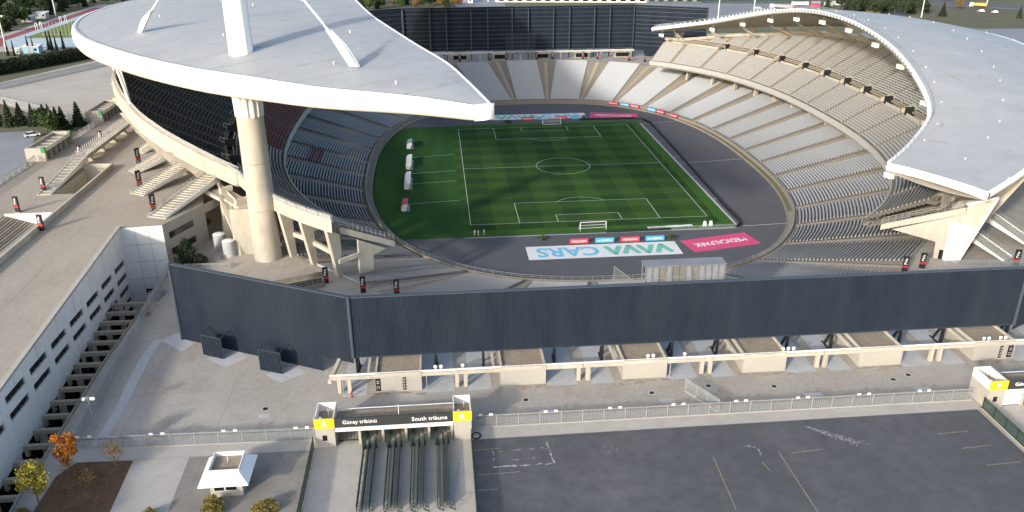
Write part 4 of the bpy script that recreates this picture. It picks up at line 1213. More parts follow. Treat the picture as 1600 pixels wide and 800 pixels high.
# return wall
b = MB(); b.prism([(-110.2,-98.1),(-101.8,-97.1),(-102.1,-94.0),(-110.2,-94.0)], -1, ZD-.01); b.build('return_wall', 'white_wall', fc)
b = MB()
for q in (.33,.66): 
    x = -110.2+8.4*q; y = -98.1+1.0*q-.02; b.beam((x,y,4),(x,y,ZD), .05, .04)
for z in (8,12,16): b.beam((-110.1,-98.12,z),(-101.9,-97.13,z), .04, .05)
b.build('joint', 'stand_concrete', fc)
b = MB(); b.beam((-107.4,-97.85,5.0),(-103.4,-97.37,5.0), .12, 1.0); b.build('window', 'dark_glass', fc)
b = MB(); b.prism([(-101.8,-97.1),(-96.3,-84.0),(-99,-83),(-103,-94)], 2, ZD-.02); b.build('side_wall', 'cream_wall', fc)
for z in (17.0, 13.2):
    b = MB(); b.beam((-101.15,-95.6,z),(-98.0,-88.2,z), .12, 1.4); b.build('window', 'dark_glass', fc)
b = MB(); b.beam((-96.9,-85.5,18.8),(-94,-79,18.8), .2, 2.0); b.build('side_wall', 'cream_wall', fc)
# trench with cross beams
sheet('trench_floor', [trench], -1.0, 'soil')
b = MB(); te = [(-101.9,-96.6),(-100.9,-109.0),(-101.2,-138),(-100.2,-164),(-99.4,-182),(-98.6,-215)]
b.grid([[(x,y,-1.0) for x,y in te], [(x,y,ZC+.25) for x,y in te], [(x+.35,y,ZC+.25) for x,y in te], [(x+.35,y,ZC-.02) for x,y in te]])
tag(b.build('trench_wall', 'gravel_roof', fixn=False), kind='structure')
tb = thing('trench_beams', 'row of grey concrete beams bridging the trench below the facade', 'beam', (-104,-140,ZC-1))
for k in range(24):
    y = -112.5-3.95*k; a = -(y-FB.y)/-FD.y*1.0
    a = (y-FB.y)/FD.y; x0 = fac(a).x+.02
    xr = -101.2 if y > -138 else -101.2+(y+138)/-44*1.8
    b = MB(); b.box(x0, xr+.1, y-.33, y+.33, 8.6, 9.3); b.build('beam', 'aisle_concrete', tb)
    b = MB(); b.box(x0, x0+.5, y-.3, y+.3, 7.4, 8.6); b.build('corbel', 'aisle_concrete', tb)

# ================================================================== FENCES
def fence(A, B, z, label, h=2.1, sp=3.3, mat='mesh_fence', pmat='grey_steel', group=None, rail=True, plates=False, kerb=True):
    A, B = Vector(A), Vector(B); L_ = (B-A).length; d_ = (B-A)/L_; n = max(1, round(L_/sp)); n_ = Vector((-d_.y, d_.x))
    t = thing('fence', label, 'fence', (*A, z), group)
    for i in range(n+1):
        q = A+d_*L_*i/n
        MB().beam((*q, z-.05), (*q, z+h+.1), .12, .12).build('post', pmat, t)
    for i in range(n):
        p_, q_ = A+d_*(L_*i/n+.07), A+d_*(L_*(i+1)/n-.07)
        pn = MB().add([(*p_, z+.12), (*q_, z+.12), (*q_, z+h), (*p_, z+h)], [(0,1,2,3)]).build('panel', mat, t)
        if rail:
            b = MB()
            for hh in (.12, h*.82, h): b.beam((*p_, z+hh), (*q_, z+hh), .07, .07)
            m_ = 10
            for k in range(1, m_): 
                r_ = p_.lerp(q_, k/m_); b.beam((*r_, z+.12), (*r_, z+h), .025, .025)
            q2 = b.build('rails', pmat, pn); q2.location = (0,0,0)
            if plates:
                b = MB(); b.beam((*p_, z+h*.83), (*q_, z+h*.83), .13, .13); q2 = b.build('dark_rail', 'rail_dark', pn); q2.location = (0,0,0)
        if plates and i % 3 == 0:
            for f in (.25,.75):
                r_ = p_.lerp(q_, f)-n_*.06 if n_.y > 0 else p_.lerp(q_, f)+n_*.06
                MB().box(r_.x-.28, r_.x+.28, r_.y-.02, r_.y+.02, z+h+.0, z+h+.36).build('number_plate', 'white_dirty', t)
    if kerb: MB().beam((*A, z+.06), (*B, z+.06), .25, .12).build('kerb', 'pale_concrete', t)
    return t
fence((-96.4,-164.0), (-62.0,-164.9), ZC, 'grey mesh fence along the pavement left of the turnstile gate', plates=True)
fence((-38.3,-164.2), (40.2,-164.5), ZC, 'long grey mesh fence along the top of the asphalt lot', plates=True)
fence((-99.8,-103.0), (-98.9,-126.0), ZC, 'upper length of the mesh fence beside the trench', 2.2, 2.4)
fence((-98.88,-126.2), (-96.6,-163.8), ZC, 'lower length of the mesh fence beside the trench', 2.2, 2.6)
fence((-61.8,-167.2), (-61.8,-200), ZC, 'dark green slatted fence left of the turnstile lanes', 2.0, 2.2, 'mesh_green', 'green_rail', kerb=False)
fence((-39.0,-167.4), (-39.05,-200), ZC, 'dark green fence between turnstile lanes and asphalt lot', 2.0, 2.2, 'mesh_green', 'green_rail', kerb=False)
fence((40.5,-166.9), (40.0,-200), ZC, 'green mesh fence on the right edge of the asphalt lot', 2.0, 2.7, 'mesh_green', 'green_rail')
fence((-100.0,-167.2), (-96.8,-195), ZC, 'thin grey fence beside the planting bed at lower left', 1.2, 3, 'mesh_fence', 'grey_steel')
fence((-149.3,-110), (-148.9,-46), ZD, 'grey railing fence on the podium left of the turnstile block', 2.0, 3.2)
fence((-147.2,-26.4), (-146.8,-4.2), ZD, 'short grey fence between the two white turnstile blocks', 2.0, 3.2)
fence((-203.7,50), (-176,106), ZD, 'pale concrete and mesh fence across the far plaza', 2.2, 4.2, 'solid_panel', 'grey_steel')
fence((-152,-3), (-205,40), ZD, 'thin mesh fence behind the row of dark conifers', 2.2, 5, 'mesh_fence', 'grey_steel')
fence((-4.0,-157.4), (-.6,-163.8), ZC, 'short mesh gate fence standing across the forecourt', 2.3, 2.4, rail=True)
fence((-88,-100.5), (-97.6,-100.0), ZC, 'low fence in front of the yard with white tanks', 1.2, 2.0, kerb=False)
fence((66,-115), (86,-117.5), ZC, 'thin railing on the concourse at right behind the screen', 1.3, 2.2, kerb=False)
fence((-43,-72), (-36,-66), .0, 'short barrier where the turf meets the asphalt', 1.2, 2, kerb=False) if False else None

# ================================================================== TURNSTILE GATES
def gate(x0, letter, t1, t2, label, full=True):
    """x0: left face; gate is 22.6 m wide"""
    yf, yb = -166.95, -162.5
    t = thing('turnstile_gate', label, 'gate', (x0+11.3, yf, ZC))
    def tower(xa, xb):
        MB().box(xa, xb, yf, yb, ZC-.1, 14.05).build('tower', 'cream_wall', t)
        b = MB(); h0, h1 = 14.05, 15.65
        b.box(xa, xb, yf+.12, yf+.25, h0, h1); b.box(xa, xb, yb-.15, yb, h0, h1); b.box(xa, xa+.15, yf+.25, yb-.15, h0, h1); b.box(xb-.15, xb, yf+.25, yb-.15, h0, h1)
        b.build('tower_parapet', 'white_dirty', t)
        MB().box(xa+.16, xb-.16, yf+.26, yb-.16, 14.06, 14.2).build('tower_roof', 'gravel_roof', t)
        MB().cyl((xa+1.6,yf+3.2,14.2),(xa+1.6,yf+3.2,15.2), .06, .06, 6).build('roof_pipe', 'white_dirty', t); b = MB(); b.box(xa+.5,xa+1.0,yf+.8,yf+1.2,14.2,14.9); b.sphere((xa+.75,yf+1,15.1), .3, 8, 5); b.build('roof_fitting', 'white_dirty', t)
        p_ = MB().box(xa-.06, xb+.06, yf-.08, yf+.10, 14.1, 15.72).build('yellow_panel', 'yellow_panel', t)
        MB().box(xa-.06, xa-.001, yf+.1, yf+.9, 14.1, 15.72).build('panel_return', 'white_dirty', t)
        me = text_mesh(letter, 1, 'letter_white', None, .85, .02, .015)
        q = put('letter', me, p_); q.location = ((xa+xb)/2, yf-.11, 14.9); q.rotation_euler = (PI/2,0,0)
    tower(x0, x0+2.75); tower(x0+19.9, x0+22.5)
    MB().box(x0+.95, x0+1.6, yf-.05, yf+.02, 12.0, 12.9).build('window', 'dark_glass', t)
    ba, bb = x0+2.82, x0+19.84
    sg = MB().box(ba, bb, yf-.02, yf+.2, 14.1, 15.66).build('sign_band', 'sign_dark', t)
    for tx, xx, wd in ((t1, ba+3.6, 5.0), (t2, bb-3.4, 4.6)):
        if not tx: continue
        me = text_mesh(tx, 1, 'letter_white', None, .66 if 'ü' not in tx else .78, .02, .004)
        q = put('lettering', me, sg); q.location = (xx, yf-.05, 14.9); q.rotation_euler = (PI/2,0,0)
    MB().box(ba, bb, yf+.2, yb, 13.7, 14.0).build('roof_slab', 'gravel_roof', t)
    MB().box(ba, bb, yf+.05, yf+.45, 13.35, 13.68).build('lintel', 'white_dirty', t)
    MB().box(ba, bb, yf+.05, yf+.2, 13.72, 14.02).build('white_strip', 'white_dirty', t)
    b = MB(); b.cyl((ba,yb-.3,14.5),(bb,yb-.3,14.5), .07, .07, 6); b.build('roof_pipe', 'white_dirty', t)
    for xx in (ba+1.5, ba+7.8, ba+9.2, bb-1.5):
        b = MB(); b.cyl((xx,yf+.8,14),(xx,yf+.8,15.2 if xx != ba+9.2 else 17.0), .05, .05, 6); b.sphere((xx,yf+.8,14.3), .25, 6, 5); b.build('roof_mast', 'white_dirty', t)
    xs = [ba+3.4+3.35*k for k in range(5)] 
    for k, xx in enumerate(xs): MB().box(xx-.18, xx+.18, yf+.3, yb-.2, ZC-.05, 13.36).build('pillar', 'cream_wall', t)
    # entry bays
    MB().box(ba, bb, yb-.12, yb-.05, ZC+2.2, 13.7).build('rear_header', 'cream_wall', t)
    for k in range(5):
        a = ba+.1 if k == 0 else xs[k-1]+.2; c = xs[k]-.2
        if k == 0:
            b = MB()
            if full:
                for q in range(7): b.beam((a+.3+q*.42,yf+1.2,ZC),(a+.3+q*.42,yf+1.2,ZC+2.3), .05, .05)
                b.beam((a,yf+1.2,ZC+2.3),(c,yf+1.2,ZC+2.3), .08, .08); b.beam((a,yf+1.2,ZC+.2),(c,yf+1.2,ZC+.2), .08, .08)
                b.build('swing_gate', 'black_steel', t)
            else:
                b.box(a, (a+c)/2-.03, yf+.6, yf+.68, ZC+.1, ZC+2.45); b.box((a+c)/2+.03, c, yf+.6, yf+.68, ZC+.1, ZC+2.45); b.build('white_door', 'white_steel', t)
        else:
            for q in range(2):
                xm = a+(c-a)*(.27+.46*q)
                b = MB(); b.cyl((xm,yf+2.2,ZC),(xm,yf+2.2,ZC+2.4), .09, .09, 6)
                for hh in range(9):
                    for aa in range(3):
                        an = aa*2*PI/3+.4; z = ZC+.4+hh*.22
                        b.beam((xm,yf+2.2,z),(xm+.62*math.cos(an),yf+2.2+.62*math.sin(an),z), .04, .04)
                b.build('turnstile', 'green_rail', t)
    return t
gate(-61.4, 'R', 'Güney tribünü', 'South tribune', 'long turnstile gate with two yellow R panels and dark sign band')
gate(40.9, 'P', 'Güney tribünü', 'South tribune', 'turnstile gate with yellow P panel cut by the right frame edge', False)
# lane railings in front of gate R
lx = [-54.5,-53.8,-52.9,-51.0,-50.1,-49.3,-47.6,-46.7,-45.9,-44.05,-43.2,-42.5]
for k, x in enumerate(lx):
    t = thing('lane_railing', f'{ORD[k]} dark green lane railing from the left in front of the turnstiles', 'railing', (x,-174,ZC), 'lane railings')
    x2 = x-.05
    for j in range(8):
        y = -167.6-2.0*j; MB().beam((x,y,ZC),(x2,y,ZC+1.25), .07, .07).build('post', 'green_rail', t)
    b = MB(); b.add([(x+.03,-167.6,ZC+.2),(x2+.03,-181.6,ZC+.2),(x2+.03,-181.6,ZC+1.25),(x+.03,-167.6,ZC+1.25)], [(0,1,2,3)]); b.build('infill', 'mesh_green', t)
    b = MB()
    for h in (.25,.6,.92,1.25): b.beam((x,-167.6,ZC+h),(x2,-181.6,ZC+h), .09, .08)
    for j in range(56): b.beam((x,-167.7-.25*j,ZC+.25),(x,-167.7-.25*j,ZC+1.25), .02, .03)
    b.build('bars', 'green_rail', t)
    b = MB(); b.box(x-.3, x+.3, -168.1, -167.4, ZC+.1, ZC+2.0) if k % 3 == 0 else b.box(x-.05,x+.25,-168.0,-167.5,ZC+.1,ZC+1.9)
    b.build('entry_frame', 'mesh_green', t)
    if k % 3 != 1:
        b = MB()
        for p_, q_ in (((x,-181.7,ZC+.1),(x+.7,-182.2,ZC+.1)),((x,-181.7,ZC+1.5),(x+.7,-182.2,ZC+1.5)),((x+.7,-182.2,ZC),(x+.7,-182.2,ZC+1.5)),((x,-181.7,ZC),(x,-181.7,ZC+1.5)),((x,-181.7,ZC+.8),(x+.7,-182.2,ZC+.8))): b.beam(p_, q_, .06, .06)
        b.build('lane_gate', 'green_rail', t)
# white painted guide line
line((-42.2,-181.5),(-40.4,-167.6), .35, 'paint_worn', ZC+.04)
t = thing('rope_coil', 'black cable coil hanging at the right end of the turnstile gate', 'cable', (-38.3,-167.2,ZC))
b = MB(); m_ = 18
b.grid([[(-38.3+(.55+.13*math.cos(2*PI*k/6))*math.cos(2*PI*j/m_)*1.2, -167.25+.13*math.sin(2*PI*k/6), ZC+.75+(.55+.13*math.cos(2*PI*k/6))*math.sin(2*PI*j/m_)) for j in range(m_)] for k in range(7)], True); b.build('coil', 'black', t)

# ================================================================== GUARD BOOTH
t = thing('guard_booth', 'small cream guard booth with flared white roof below the gate', 'booth', (-72,-175,ZC))
bx0, bx1, by0, by1 = -74.1,-69.9,-176.5,-172.4
MB().box(bx0, bx1, by0, by1, ZC-.05, ZC+2.5).build('wall', 'cream_wall', t)
for a, c in ((bx0+.55, bx0+1.85), (bx0+2.05, bx0+3.5)):
    f = MB().box(a, c, by0-.06, by0-.005, ZC+1.05, ZC+2.05).build('window', 'dark_glass', t)
    b = MB()
    for q in ((a-.07,a,ZC+1.0,ZC+2.1),(c,c+.07,ZC+1.0,ZC+2.1),(a,c,ZC+2.05,ZC+2.12),(a,c,ZC+.98,ZC+1.05)): b.box(q[0],q[1],by0-.09,by0-.004,q[2],q[3])
    f2 = b.build('frame', 'white_dirty', f); f2.location = (0,0,0)
MB().box(bx1+.005, bx1+.05, by0+1.2, by0+2.4, ZC+1.0, ZC+2.05).build('window', 'dark_glass', t)
b = MB(); cx, cy = (bx0+bx1)/2, (by0+by1)/2
def sq(r, z): return [(cx-r,cy-r,z),(cx+r,cy-r,z),(cx+r,cy+r,z),(cx-r,cy+r,z)]
b.grid([sq(2.1,ZC+2.45), sq(3.25,ZC+2.5), sq(3.25,ZC+2.62), sq(2.0,ZC+3.75)], True); b.build('flared_roof', 'white_steel', t, fixn=False)
b = MB(); b.grid([sq(2.0,ZC+3.7), sq(2.05,ZC+4.3), sq(1.9,ZC+4.3), sq(1.9,ZC+3.6)], True); b.build('roof_parapet', 'white_dirty', t, fixn=False)
MB().box(cx-1.88,cx+1.88,cy-1.88,cy+1.88,ZC+3.4,ZC+3.66).build('roof_floor', 'gravel_roof', t)
MB().cyl((cx,cy+.5,ZC+3.6),(cx,cy+.5,ZC+5.2), .05, .04, 6).build('aerial', 'white_dirty', t)

# ================================================================== SMALL THINGS ON THE FORECOURT
for j, (x, y) in enumerate(((-29.9,-157.5),(-9.5,-157.5),(.2,-156.4),(10.8,-157.6),(31.1,-157.5),(34.3,-156.4),(-70.7,-156.0),(-60.5,-160.2))):
    t = thing('manhole_cover', f'{ORD[j]} dark round manhole cover listed along the forecourt' if False else ['dark manhole cover in front of the second near kiosk','dark manhole cover in front of the third near kiosk','dark manhole cover left of the short mesh gate fence','dark manhole cover in front of the fourth near kiosk','lower of two manhole covers before the fifth near kiosk','upper of two manhole covers before the fifth near kiosk','manhole cover on the wide forecourt left of the gate','manhole cover just behind the left gate tower'][j], 'manhole', (x,y,ZC))
    MB().cyl((x,y,ZC-.02),(x,y,ZC+.018), .62, .62, 18).build('rim', 'apron_concrete', t)
    MB().cyl((x,y,ZC-.01),(x,y,ZC+.03), .42, .42, 18).build('lid', 'black_steel', t)
t = thing('camera_pole', 'slim lamp and camera pole beside the trench fence', 'pole', (-95.5,-158.4,ZC))
MB().cyl((-95.5,-158.4,ZC),(-95.6,-158.4,ZC+5.4), .09, .07, 8).build('pole', 'grey_steel', t)
b = MB(); b.beam((-96.0,-158.4,ZC+5.3),(-94.9,-158.4,ZC+5.3), .08, .08); b.build('arm', 'grey_steel', t)
for x in (-96.1,-95.0,-94.7): MB().sphere((x,-158.5,ZC+5.1), .28, 8, 5).build('lamp_head', 'white_steel', t)
MB().cyl((-95.5,-158.4,ZC),(-95.5,-158.4,ZC+.5), .3, .3, 10).build('base', 'pale_concrete', t)
t = thing('fire_hydrant', 'small red hydrant post beside the left kiosk', 'hydrant', (-57.5,-154.0,ZC))
b = MB(); b.cyl((-57.5,-154,ZC),(-57.5,-154,ZC+1.0), .14, .12, 10); b.sphere((-57.5,-154,ZC+1.0), .15, 8, 5); b.cyl((-57.8,-154,ZC+.7),(-57.2,-154,ZC+.7), .08, .08, 8); b.build('body', 'red', t)
for j, (x, y, rz) in enumerate(((-99.6,-111.5,.1),(-100.0,-113.0,-.15),(-99.8,-114.6,.2),(-99.9,-121.5,.0))):
    t = thing('barrier_stack', ['top pile of folded steel barriers beside the trench','second pile of folded steel barriers beside the trench','third pile of folded steel barriers beside the trench','rusty heap of barriers lower down beside the trench'][j], 'barrier', (x,y,ZC))
    for k in range(6):
        b = MB(); z = ZC+.12+k*.17; w_ = 1.1; dx = random.uniform(-.25,.25)
        for q in range(7): b.beam((x-w_+dx+q*w_*2/6,y-.55,z),(x-w_+dx+q*w_*2/6,y+.55,z), .05, .05)
        for q in (-.55,.55): b.beam((x-w_+dx,y+q,z),(x+w_+dx,y+q,z), .07, .07)
        b.build('barrier', 'gravel_roof' if j == 3 else 'grey_steel', t)
# fenced pit near the mast
t = thing('stairwell_enclosure', 'grey walled stairwell with railings near the mast foot', 'stairwell', (-70,-108,ZC))
b = MB(); b.prism([(-79.5,-111.5),(-79.3,-111.2),(-67.5,-106.6),(-67.7,-106.9)], ZC, ZC+1.1); b.prism([(-74.0,-116.0),(-73.8,-115.7),(-66.5,-111.8),(-66.7,-112.1)], ZC, ZC+1.1); b.prism([(-79.5,-111.5),(-79.2,-111.5),(-73.8,-116),(-74.1,-116)], ZC, ZC+1.1); b.build('wall', 'stand_concrete', t)
for p_, q_ in (((-79.4,-111.4),(-67.6,-106.7)),((-74.0,-115.9),(-66.6,-111.9))):
    b = MB(); P, Q = Vector(p_), Vector(q_)
    for k in range(8): r_ = P.lerp(Q, k/7); b.beam((*r_,ZC+1.1),(*r_,ZC+2.1), .06, .06)
    for h in (1.6,2.1): b.beam((*P,ZC+h),(*Q,ZC+h), .06, .06)
    b.build('railing', 'grey_steel', t)
b = MB(); b.prism([(-79,-111.8),(-67.8,-107.4),(-66.9,-111.6),(-74,-115.4)], ZC+.01, ZC+.05); b.build('floor_panel', 'black_steel', t)
# yard with tanks behind the facade corner
for j, (x, y, h) in enumerate(((-92.6,-89.0,3.6),(-89.6,-93.3,3.6))):
    t = thing('water_tank', ['rear white cylindrical tank in the shaded yard','front white cylindrical tank in the shaded yard'][j], 'tank', (x,y,ZC))
    MB().cyl((x,y,ZC+.3),(x,y,ZC+h), 1.35, 1.35, 24).build('drum', 'apron_concrete', t)  # white drum coloured grey, the yard's shade is put into its colour
    MB().cyl((x,y,ZC+h),(x,y,ZC+h+.25), 1.35, .5, 24).build('lid', 'white_dirty', t)
    MB().cyl((x,y,ZC),(x,y,ZC+.3), 1.5, 1.5, 20).build('plinth', 'beige_concrete', t)
    MB().cyl((x+1.4,y,ZC),(x+1.4,y,ZC+h), .07, .07, 6).build('pipe', 'grey_steel', t)
for j in range(14):
    x, y = random.uniform(-97,-91), random.uniform(-98,-87)
    t = thing('scrap_barrier', 'tangled grey steel barrier lying in the shaded yard', 'barrier', (x,y,ZC), 'scrap barriers in the yard')
    a = random.uniform(0,PI); d_ = Vector((math.cos(a), math.sin(a), random.uniform(-.1,.25))); s_ = Vector((-math.sin(a), math.cos(a), random.uniform(.2,.6)))
    c = Vector((x,y,ZC+random.uniform(.3,1.2))); b = MB()
    for k in range(8): b.beam(c+d_*(-1.1+k*.31)-s_*.5, c+d_*(-1.1+k*.31)+s_*.5, .04, .04)
    for q in (-.5,.5): b.beam(c-d_*1.2+s_*q, c+d_*1.2+s_*q, .07, .07)
    b.build('frame', 'grey_steel', t)

# ================================================================== PITCH SIDE
def vava_banner(cx, cy, w_, h_, rot, label, z=.03):
    t = thing('ground_banner', label, 'banner', (cx,cy,z), rz=rot)
    MB().add([(-w_/2,-h_/2,0),(w_/2,-h_/2,0),(w_/2,h_/2,0),(-w_/2,h_/2,0)], [(0,1,2,3)]).build('sheet', 'white_dirty', t)
    lh = h_*.56; x = -w_*.44; lw = w_*.092; th = lh*.30
    def stroke(p, q, mat, dz):
        b = MB(); P, Q = Vector(p), Vector(q); d_ = (Q-P).normalized(); n_ = Vector((-d_.y, d_.x))*th/2
        pts = [P-n_, Q-n_, Q+d_*th*.3, Q+n_, P+n_, P-d_*th*.3]
        b.add([(a.x,a.y,dz) for a in pts], [tuple(range(6))]); b.build('letter_stroke', mat, t)
    for k, ch in enumerate('VAVA'):
        x0, x1, xm = x, x+lw, x+lw/2; a, c = (lh/2, -lh/2) if ch == 'V' else (-lh/2, lh/2)
        stroke((x0,a), (xm,c), 'letter_teal', .012); stroke((xm,c), (x1,a), 'letter_teal', .018)
        b = MB(); b.add([(xm+th*.45*math.cos(j*PI/4), c+th*.45*math.sin(j*PI/4), .024) for j in range(8)], [tuple(range(8))]); b.build('letter_joint', 'letter_dteal', t)
        x += lw*1.18
    me = text_mesh('CARS', 1, 'letter_blue', w_*.41, lh*1.25, .004, .03)
    q = put('lettering', me, t); q.location = (w_*.235, 0, .02)
    return t
def pink_banner(cx, cy, w_, h_, rot, label, z=.03):
    t = thing('ground_banner', label, 'banner', (cx,cy,z), rz=rot)
    MB().add([(-w_/2,-h_/2,0),(w_/2,-h_/2,0),(w_/2,h_/2,0),(-w_/2,h_/2,0)], [(0,1,2,3)]).build('sheet', 'pink', t)
    q = put('lettering', text_mesh('MEDICALPARK', 1, 'letter_white', w_*.78, h_*.30, .004, .01), t); q.location = (0,0,.02)
vava_banner(-.5, -74.2, 39.9, 8.6, PI, 'white banner with green and blue letters on the near asphalt')
pink_banner(31.4, -71.8, 19.6, 8.3, PI+.215, 'pink banner with white letters on the near asphalt')
vava_banner(.3, 70.0, 39.9, 8.6, 0, 'white banner with green and blue letters on the far asphalt')
pink_banner(31.8, 68.2, 19.8, 9.0, -.22, 'pink banner with white letters on the far asphalt')
def board(x, y, kind, label, z=0, rz=0, w_=5.0, h_=1.35):
    t = thing('advert_board', label, 'board', (x,y,z), rz=rz)
    MB().box(-w_/2,w_/2,-.3,.3,.1,h_).build('face', 'board_red' if kind == 'M' else 'board_blue', t)
    q = put('lettering', text_mesh('MEDICALPARK' if kind == 'M' else 'Liv HOSPITAL', 1, 'letter_white', w_*.8, h_*.42, .01, .012), t); q.location = (0,-.32,h_*.55); q.rotation_euler = (PI/2,0,0)
    b = MB(); b.box(-w_*.4,-w_*.35,-.5,.7,0,.1); b.box(w_*.35,w_*.4,-.5,.7,0,.1); b.build('feet', 'black_steel', t)
wh = ['leftmost','second','third','rightmost']
for j, x in enumerate((-6.1,.8,7.7,14.4)): board(x, -68.9, 'MLML'[j], f'{wh[j]} of four {"red" if j % 2 == 0 else "blue"} advert boards before the near banner' if False else f'{["left red","left blue","right red","right blue"][j]} advert board behind the near goal')
for j, x in enumerate((-5.1,1.8,8.7,15.6)): board(x, 64.0, 'MLML'[j], f'{["left red","left blue","right red","right blue"][j]} advert board behind the far goal')
for j, (u, k) in enumerate((((36.0,86.6),'M'),((40.6,83.2),'L'),((44.6,79.6),'M'),((50.6,72.6),'L'),((53.8,68.2),'M'),((58.0,61.2),'M'))):
    s = s_at(u[0], u[1], -.9); p_ = PS(s, -.9); n_ = PS(s, 0)-PS(s, -1); board(p_.x, p_.y, k, f'{ORD[j]} advert board from the left on the far right track wall', .62, math.atan2(-n_.x, n_.y), 4.6, 1.3)
def goal(x, y, rz, label):
    t = thing('goal', label, 'goal', (x,y,.05), rz=rz); W, H, D = 3.66, 2.44, 1.6
    b = MB(); b.cyl((-W,0,0),(-W,0,H), .09, .09, 8); b.cyl((W,0,0),(W,0,H), .09, .09, 8); b.cyl((-W,0,H),(W,0,H), .09, .09, 8); b.build('frame', 'white_steel', t)
    b = MB(); b.cyl((-W,0,H),(-W,-D,.05), .05, .05, 6); b.cyl((W,0,H),(W,-D,.05), .05, .05, 6); b.cyl((-W,-D,.05),(W,-D,.05), .05, .05, 6); b.cyl((-W,-D*.5,H*.5),(W,-D*.5,H*.5), .04, .04, 6); b.build('back_frame', 'white_steel', t)
    b = MB(); b.add([(-W,-.05,H),(W,-.05,H),(W,-D,.05),(-W,-D,.05)], [(0,1,2,3)]); b.build('net', 'mesh_fence', t)
goal(-.6, -59.9, PI+.05, 'white football goal standing back from the near goal line')
goal(4.0, 57.6, .0, 'far football goal beyond the far goal line')
def dugout(x, y, L_, mat, label):
    t = thing('dugout', label, 'dugout', (x,y,.02))
    rows = []
    for px, pz in ((1.1,.1),(1.15,1.2),(.8,1.9),(.2,2.2),(-.9,2.25)): rows.append([(x-px, y-L_/2, pz), (x-px, y+L_/2, pz)])
    MB().grid(rows).build('canopy', mat, t)
    for e in (-1, 1):
        b = MB(); b.add([(x-px, y+e*L_/2, pz) for px, pz in ((1.1,.1),(1.15,1.2),(.8,1.9),(.2,2.2),(-.9,2.25),(-.3,.1))], [(0,1,2,3,4,5)]); b.build('side', 'white_dirty', t)
    b = MB(); b.box(x-.7,x-.2,y-L_/2+.3,y+L_/2-.3,.35,.5); b.box(x-.8,x-.7,y-L_/2+.3,y+L_/2-.3,.5,1.1); b.build('bench', 'black', t)
    b = MB(); b.box(x-.5,x+1.3,y-L_/2,y+L_/2,.0,.08); b.build('base', 'pale_concrete', t)
dugout(-52.6, 29.5, 6.0, 'grey_steel', 'farthest small grey shelter on the side turf')
dugout(-52.3, 6.5, 11.0, 'white_steel', 'farther long white team shelter on the side turf')
dugout(-52.3, -13.8, 12.0, 'white_steel', 'nearer long white team shelter on the side turf')
dugout(-52.6, -36.8, 5.5, 'board_red', 'nearest red shelter on the side turf')
# perforated black barrier hose round the pitch corner
t = thing('pitch_barrier', 'black net barrier running round the right corner of the pitch', 'barrier', (42,0,0))
pts = [Vector(p) for p in ((39.6,-61.6),(40.9,-60.5),(41.6,-57),(41.4,-44.8),(42.2,-20),(42.7,-3.7),(43.4,25),(43.8,53.4),(42.0,59.5),(38.8,61.3),(16.1,61.7))]
for p_, q_ in zip(pts, pts[1:]):
    L_ = (q_-p_).length; n = max(1, int(L_/3))
    for k in range(n):
        a, c = p_.lerp(q_, k/n), p_.lerp(q_, (k+1)/n); MB().beam((*a,.45),(*c,.45), .3, .8).build('net_length', 'black', t)
t = thing('crowd_barrier', 'row of grey steel crowd barriers behind the near goal line', 'barrier', (20,-62,0))
for k in range(22):
    x = 2.6+k*1.65; b = MB()
    b.beam((x,-62.3+.02*k,1.05),(x+1.5,-62.3+.02*k,1.05), .08, .08); b.beam((x,-62.3+.02*k,.2),(x+1.5,-62.3+.02*k,.2), .08, .08)
    for q in range(6): b.beam((x+q*.3,-62.3+.02*k,.05),(x+q*.3,-62.3+.02*k,1.05), .07, .07)
    b.build('barrier', 'grey_steel' if k > 10 else 'black_steel', t)
t = thing('field_cover', 'crumpled pale cover sheet lying beside the near goal line', 'cover', (22,-59.6,0))
rows = []
for i in range(3): rows.append([(14.6+j*1.45, -60.5+i*.7+.14*j*.5+random.uniform(-.2,.2), .08+random.uniform(0,.35)*(i == 1)) for j in range(10)])
MB().grid(rows).build('sheet', 'white_dirty', t)
t = thing('training_frame', 'two small white training frames at the near right corner', 'frame', (30.5,-60,0))
for dx in (0, 1.7):
    b = MB(); b.add([(30+dx,-60.4,.05),(31.3+dx,-60.4,.05),(31.1+dx,-59.9,1.5),(30.5+dx,-59.9,1.5)], [(0,1,2,3)]); b.cyl((31.3+dx,-60.4,.05),(31.1+dx,-59.9,1.5), .05, .05, 6); b.build('frame', 'white_steel', t)

# scoreboard scaffolds
def scaffold(x0, x1, y0, y1, z0, z1, label, clad):
    t = thing('scoreboard_frame', label, 'scaffold', ((x0+x1)/2,(y0+y1)/2,z0))
    nx, nz = 12, 5
    for y in (y0, y1):
        for i in range(nx+1):
            x = x0+(x1-x0)*i/nx; MB().beam((x,y,z0),(x,y,z1), .13, .13).build('upright', 'grey_steel' if clad else 'screen_edge', t)
        for k in range(nz+1):
            z = z0+(z1-z0)*k/nz; MB().beam((x0,y,z),(x1,y,z), .1, .1).build('ledger', 'grey_steel' if clad else 'screen_edge', t)
    if clad:
        MB().box(x0-.2,x1+.2,y0-.3,y1+.3,z1,z1+.25).build('top_deck', 'far_lot', t)
        for i in range(nx):
            a, c = x0+(x1-x0)*i/nx+.1, x0+(x1-x0)*(i+1)/nx-.1
            dark = i in (2, 4, 5, 7)
            MB().box(a, c, y0+.15, y0+.2, z0+.6, z1-.1).build('panel', 'solid_panel' if not dark else 'gravel', t)
scaffold(-4.3, 11.0, -130.0, -127.5, zlow(34), 20.4, 'pale clad scaffold frame rising behind the near screen', True)
scaffold(-7.0, 7.0, 140.6, 142.0, ZC+3.2, 23.6, 'dark open scaffold grid in front of the tall far screen', False)
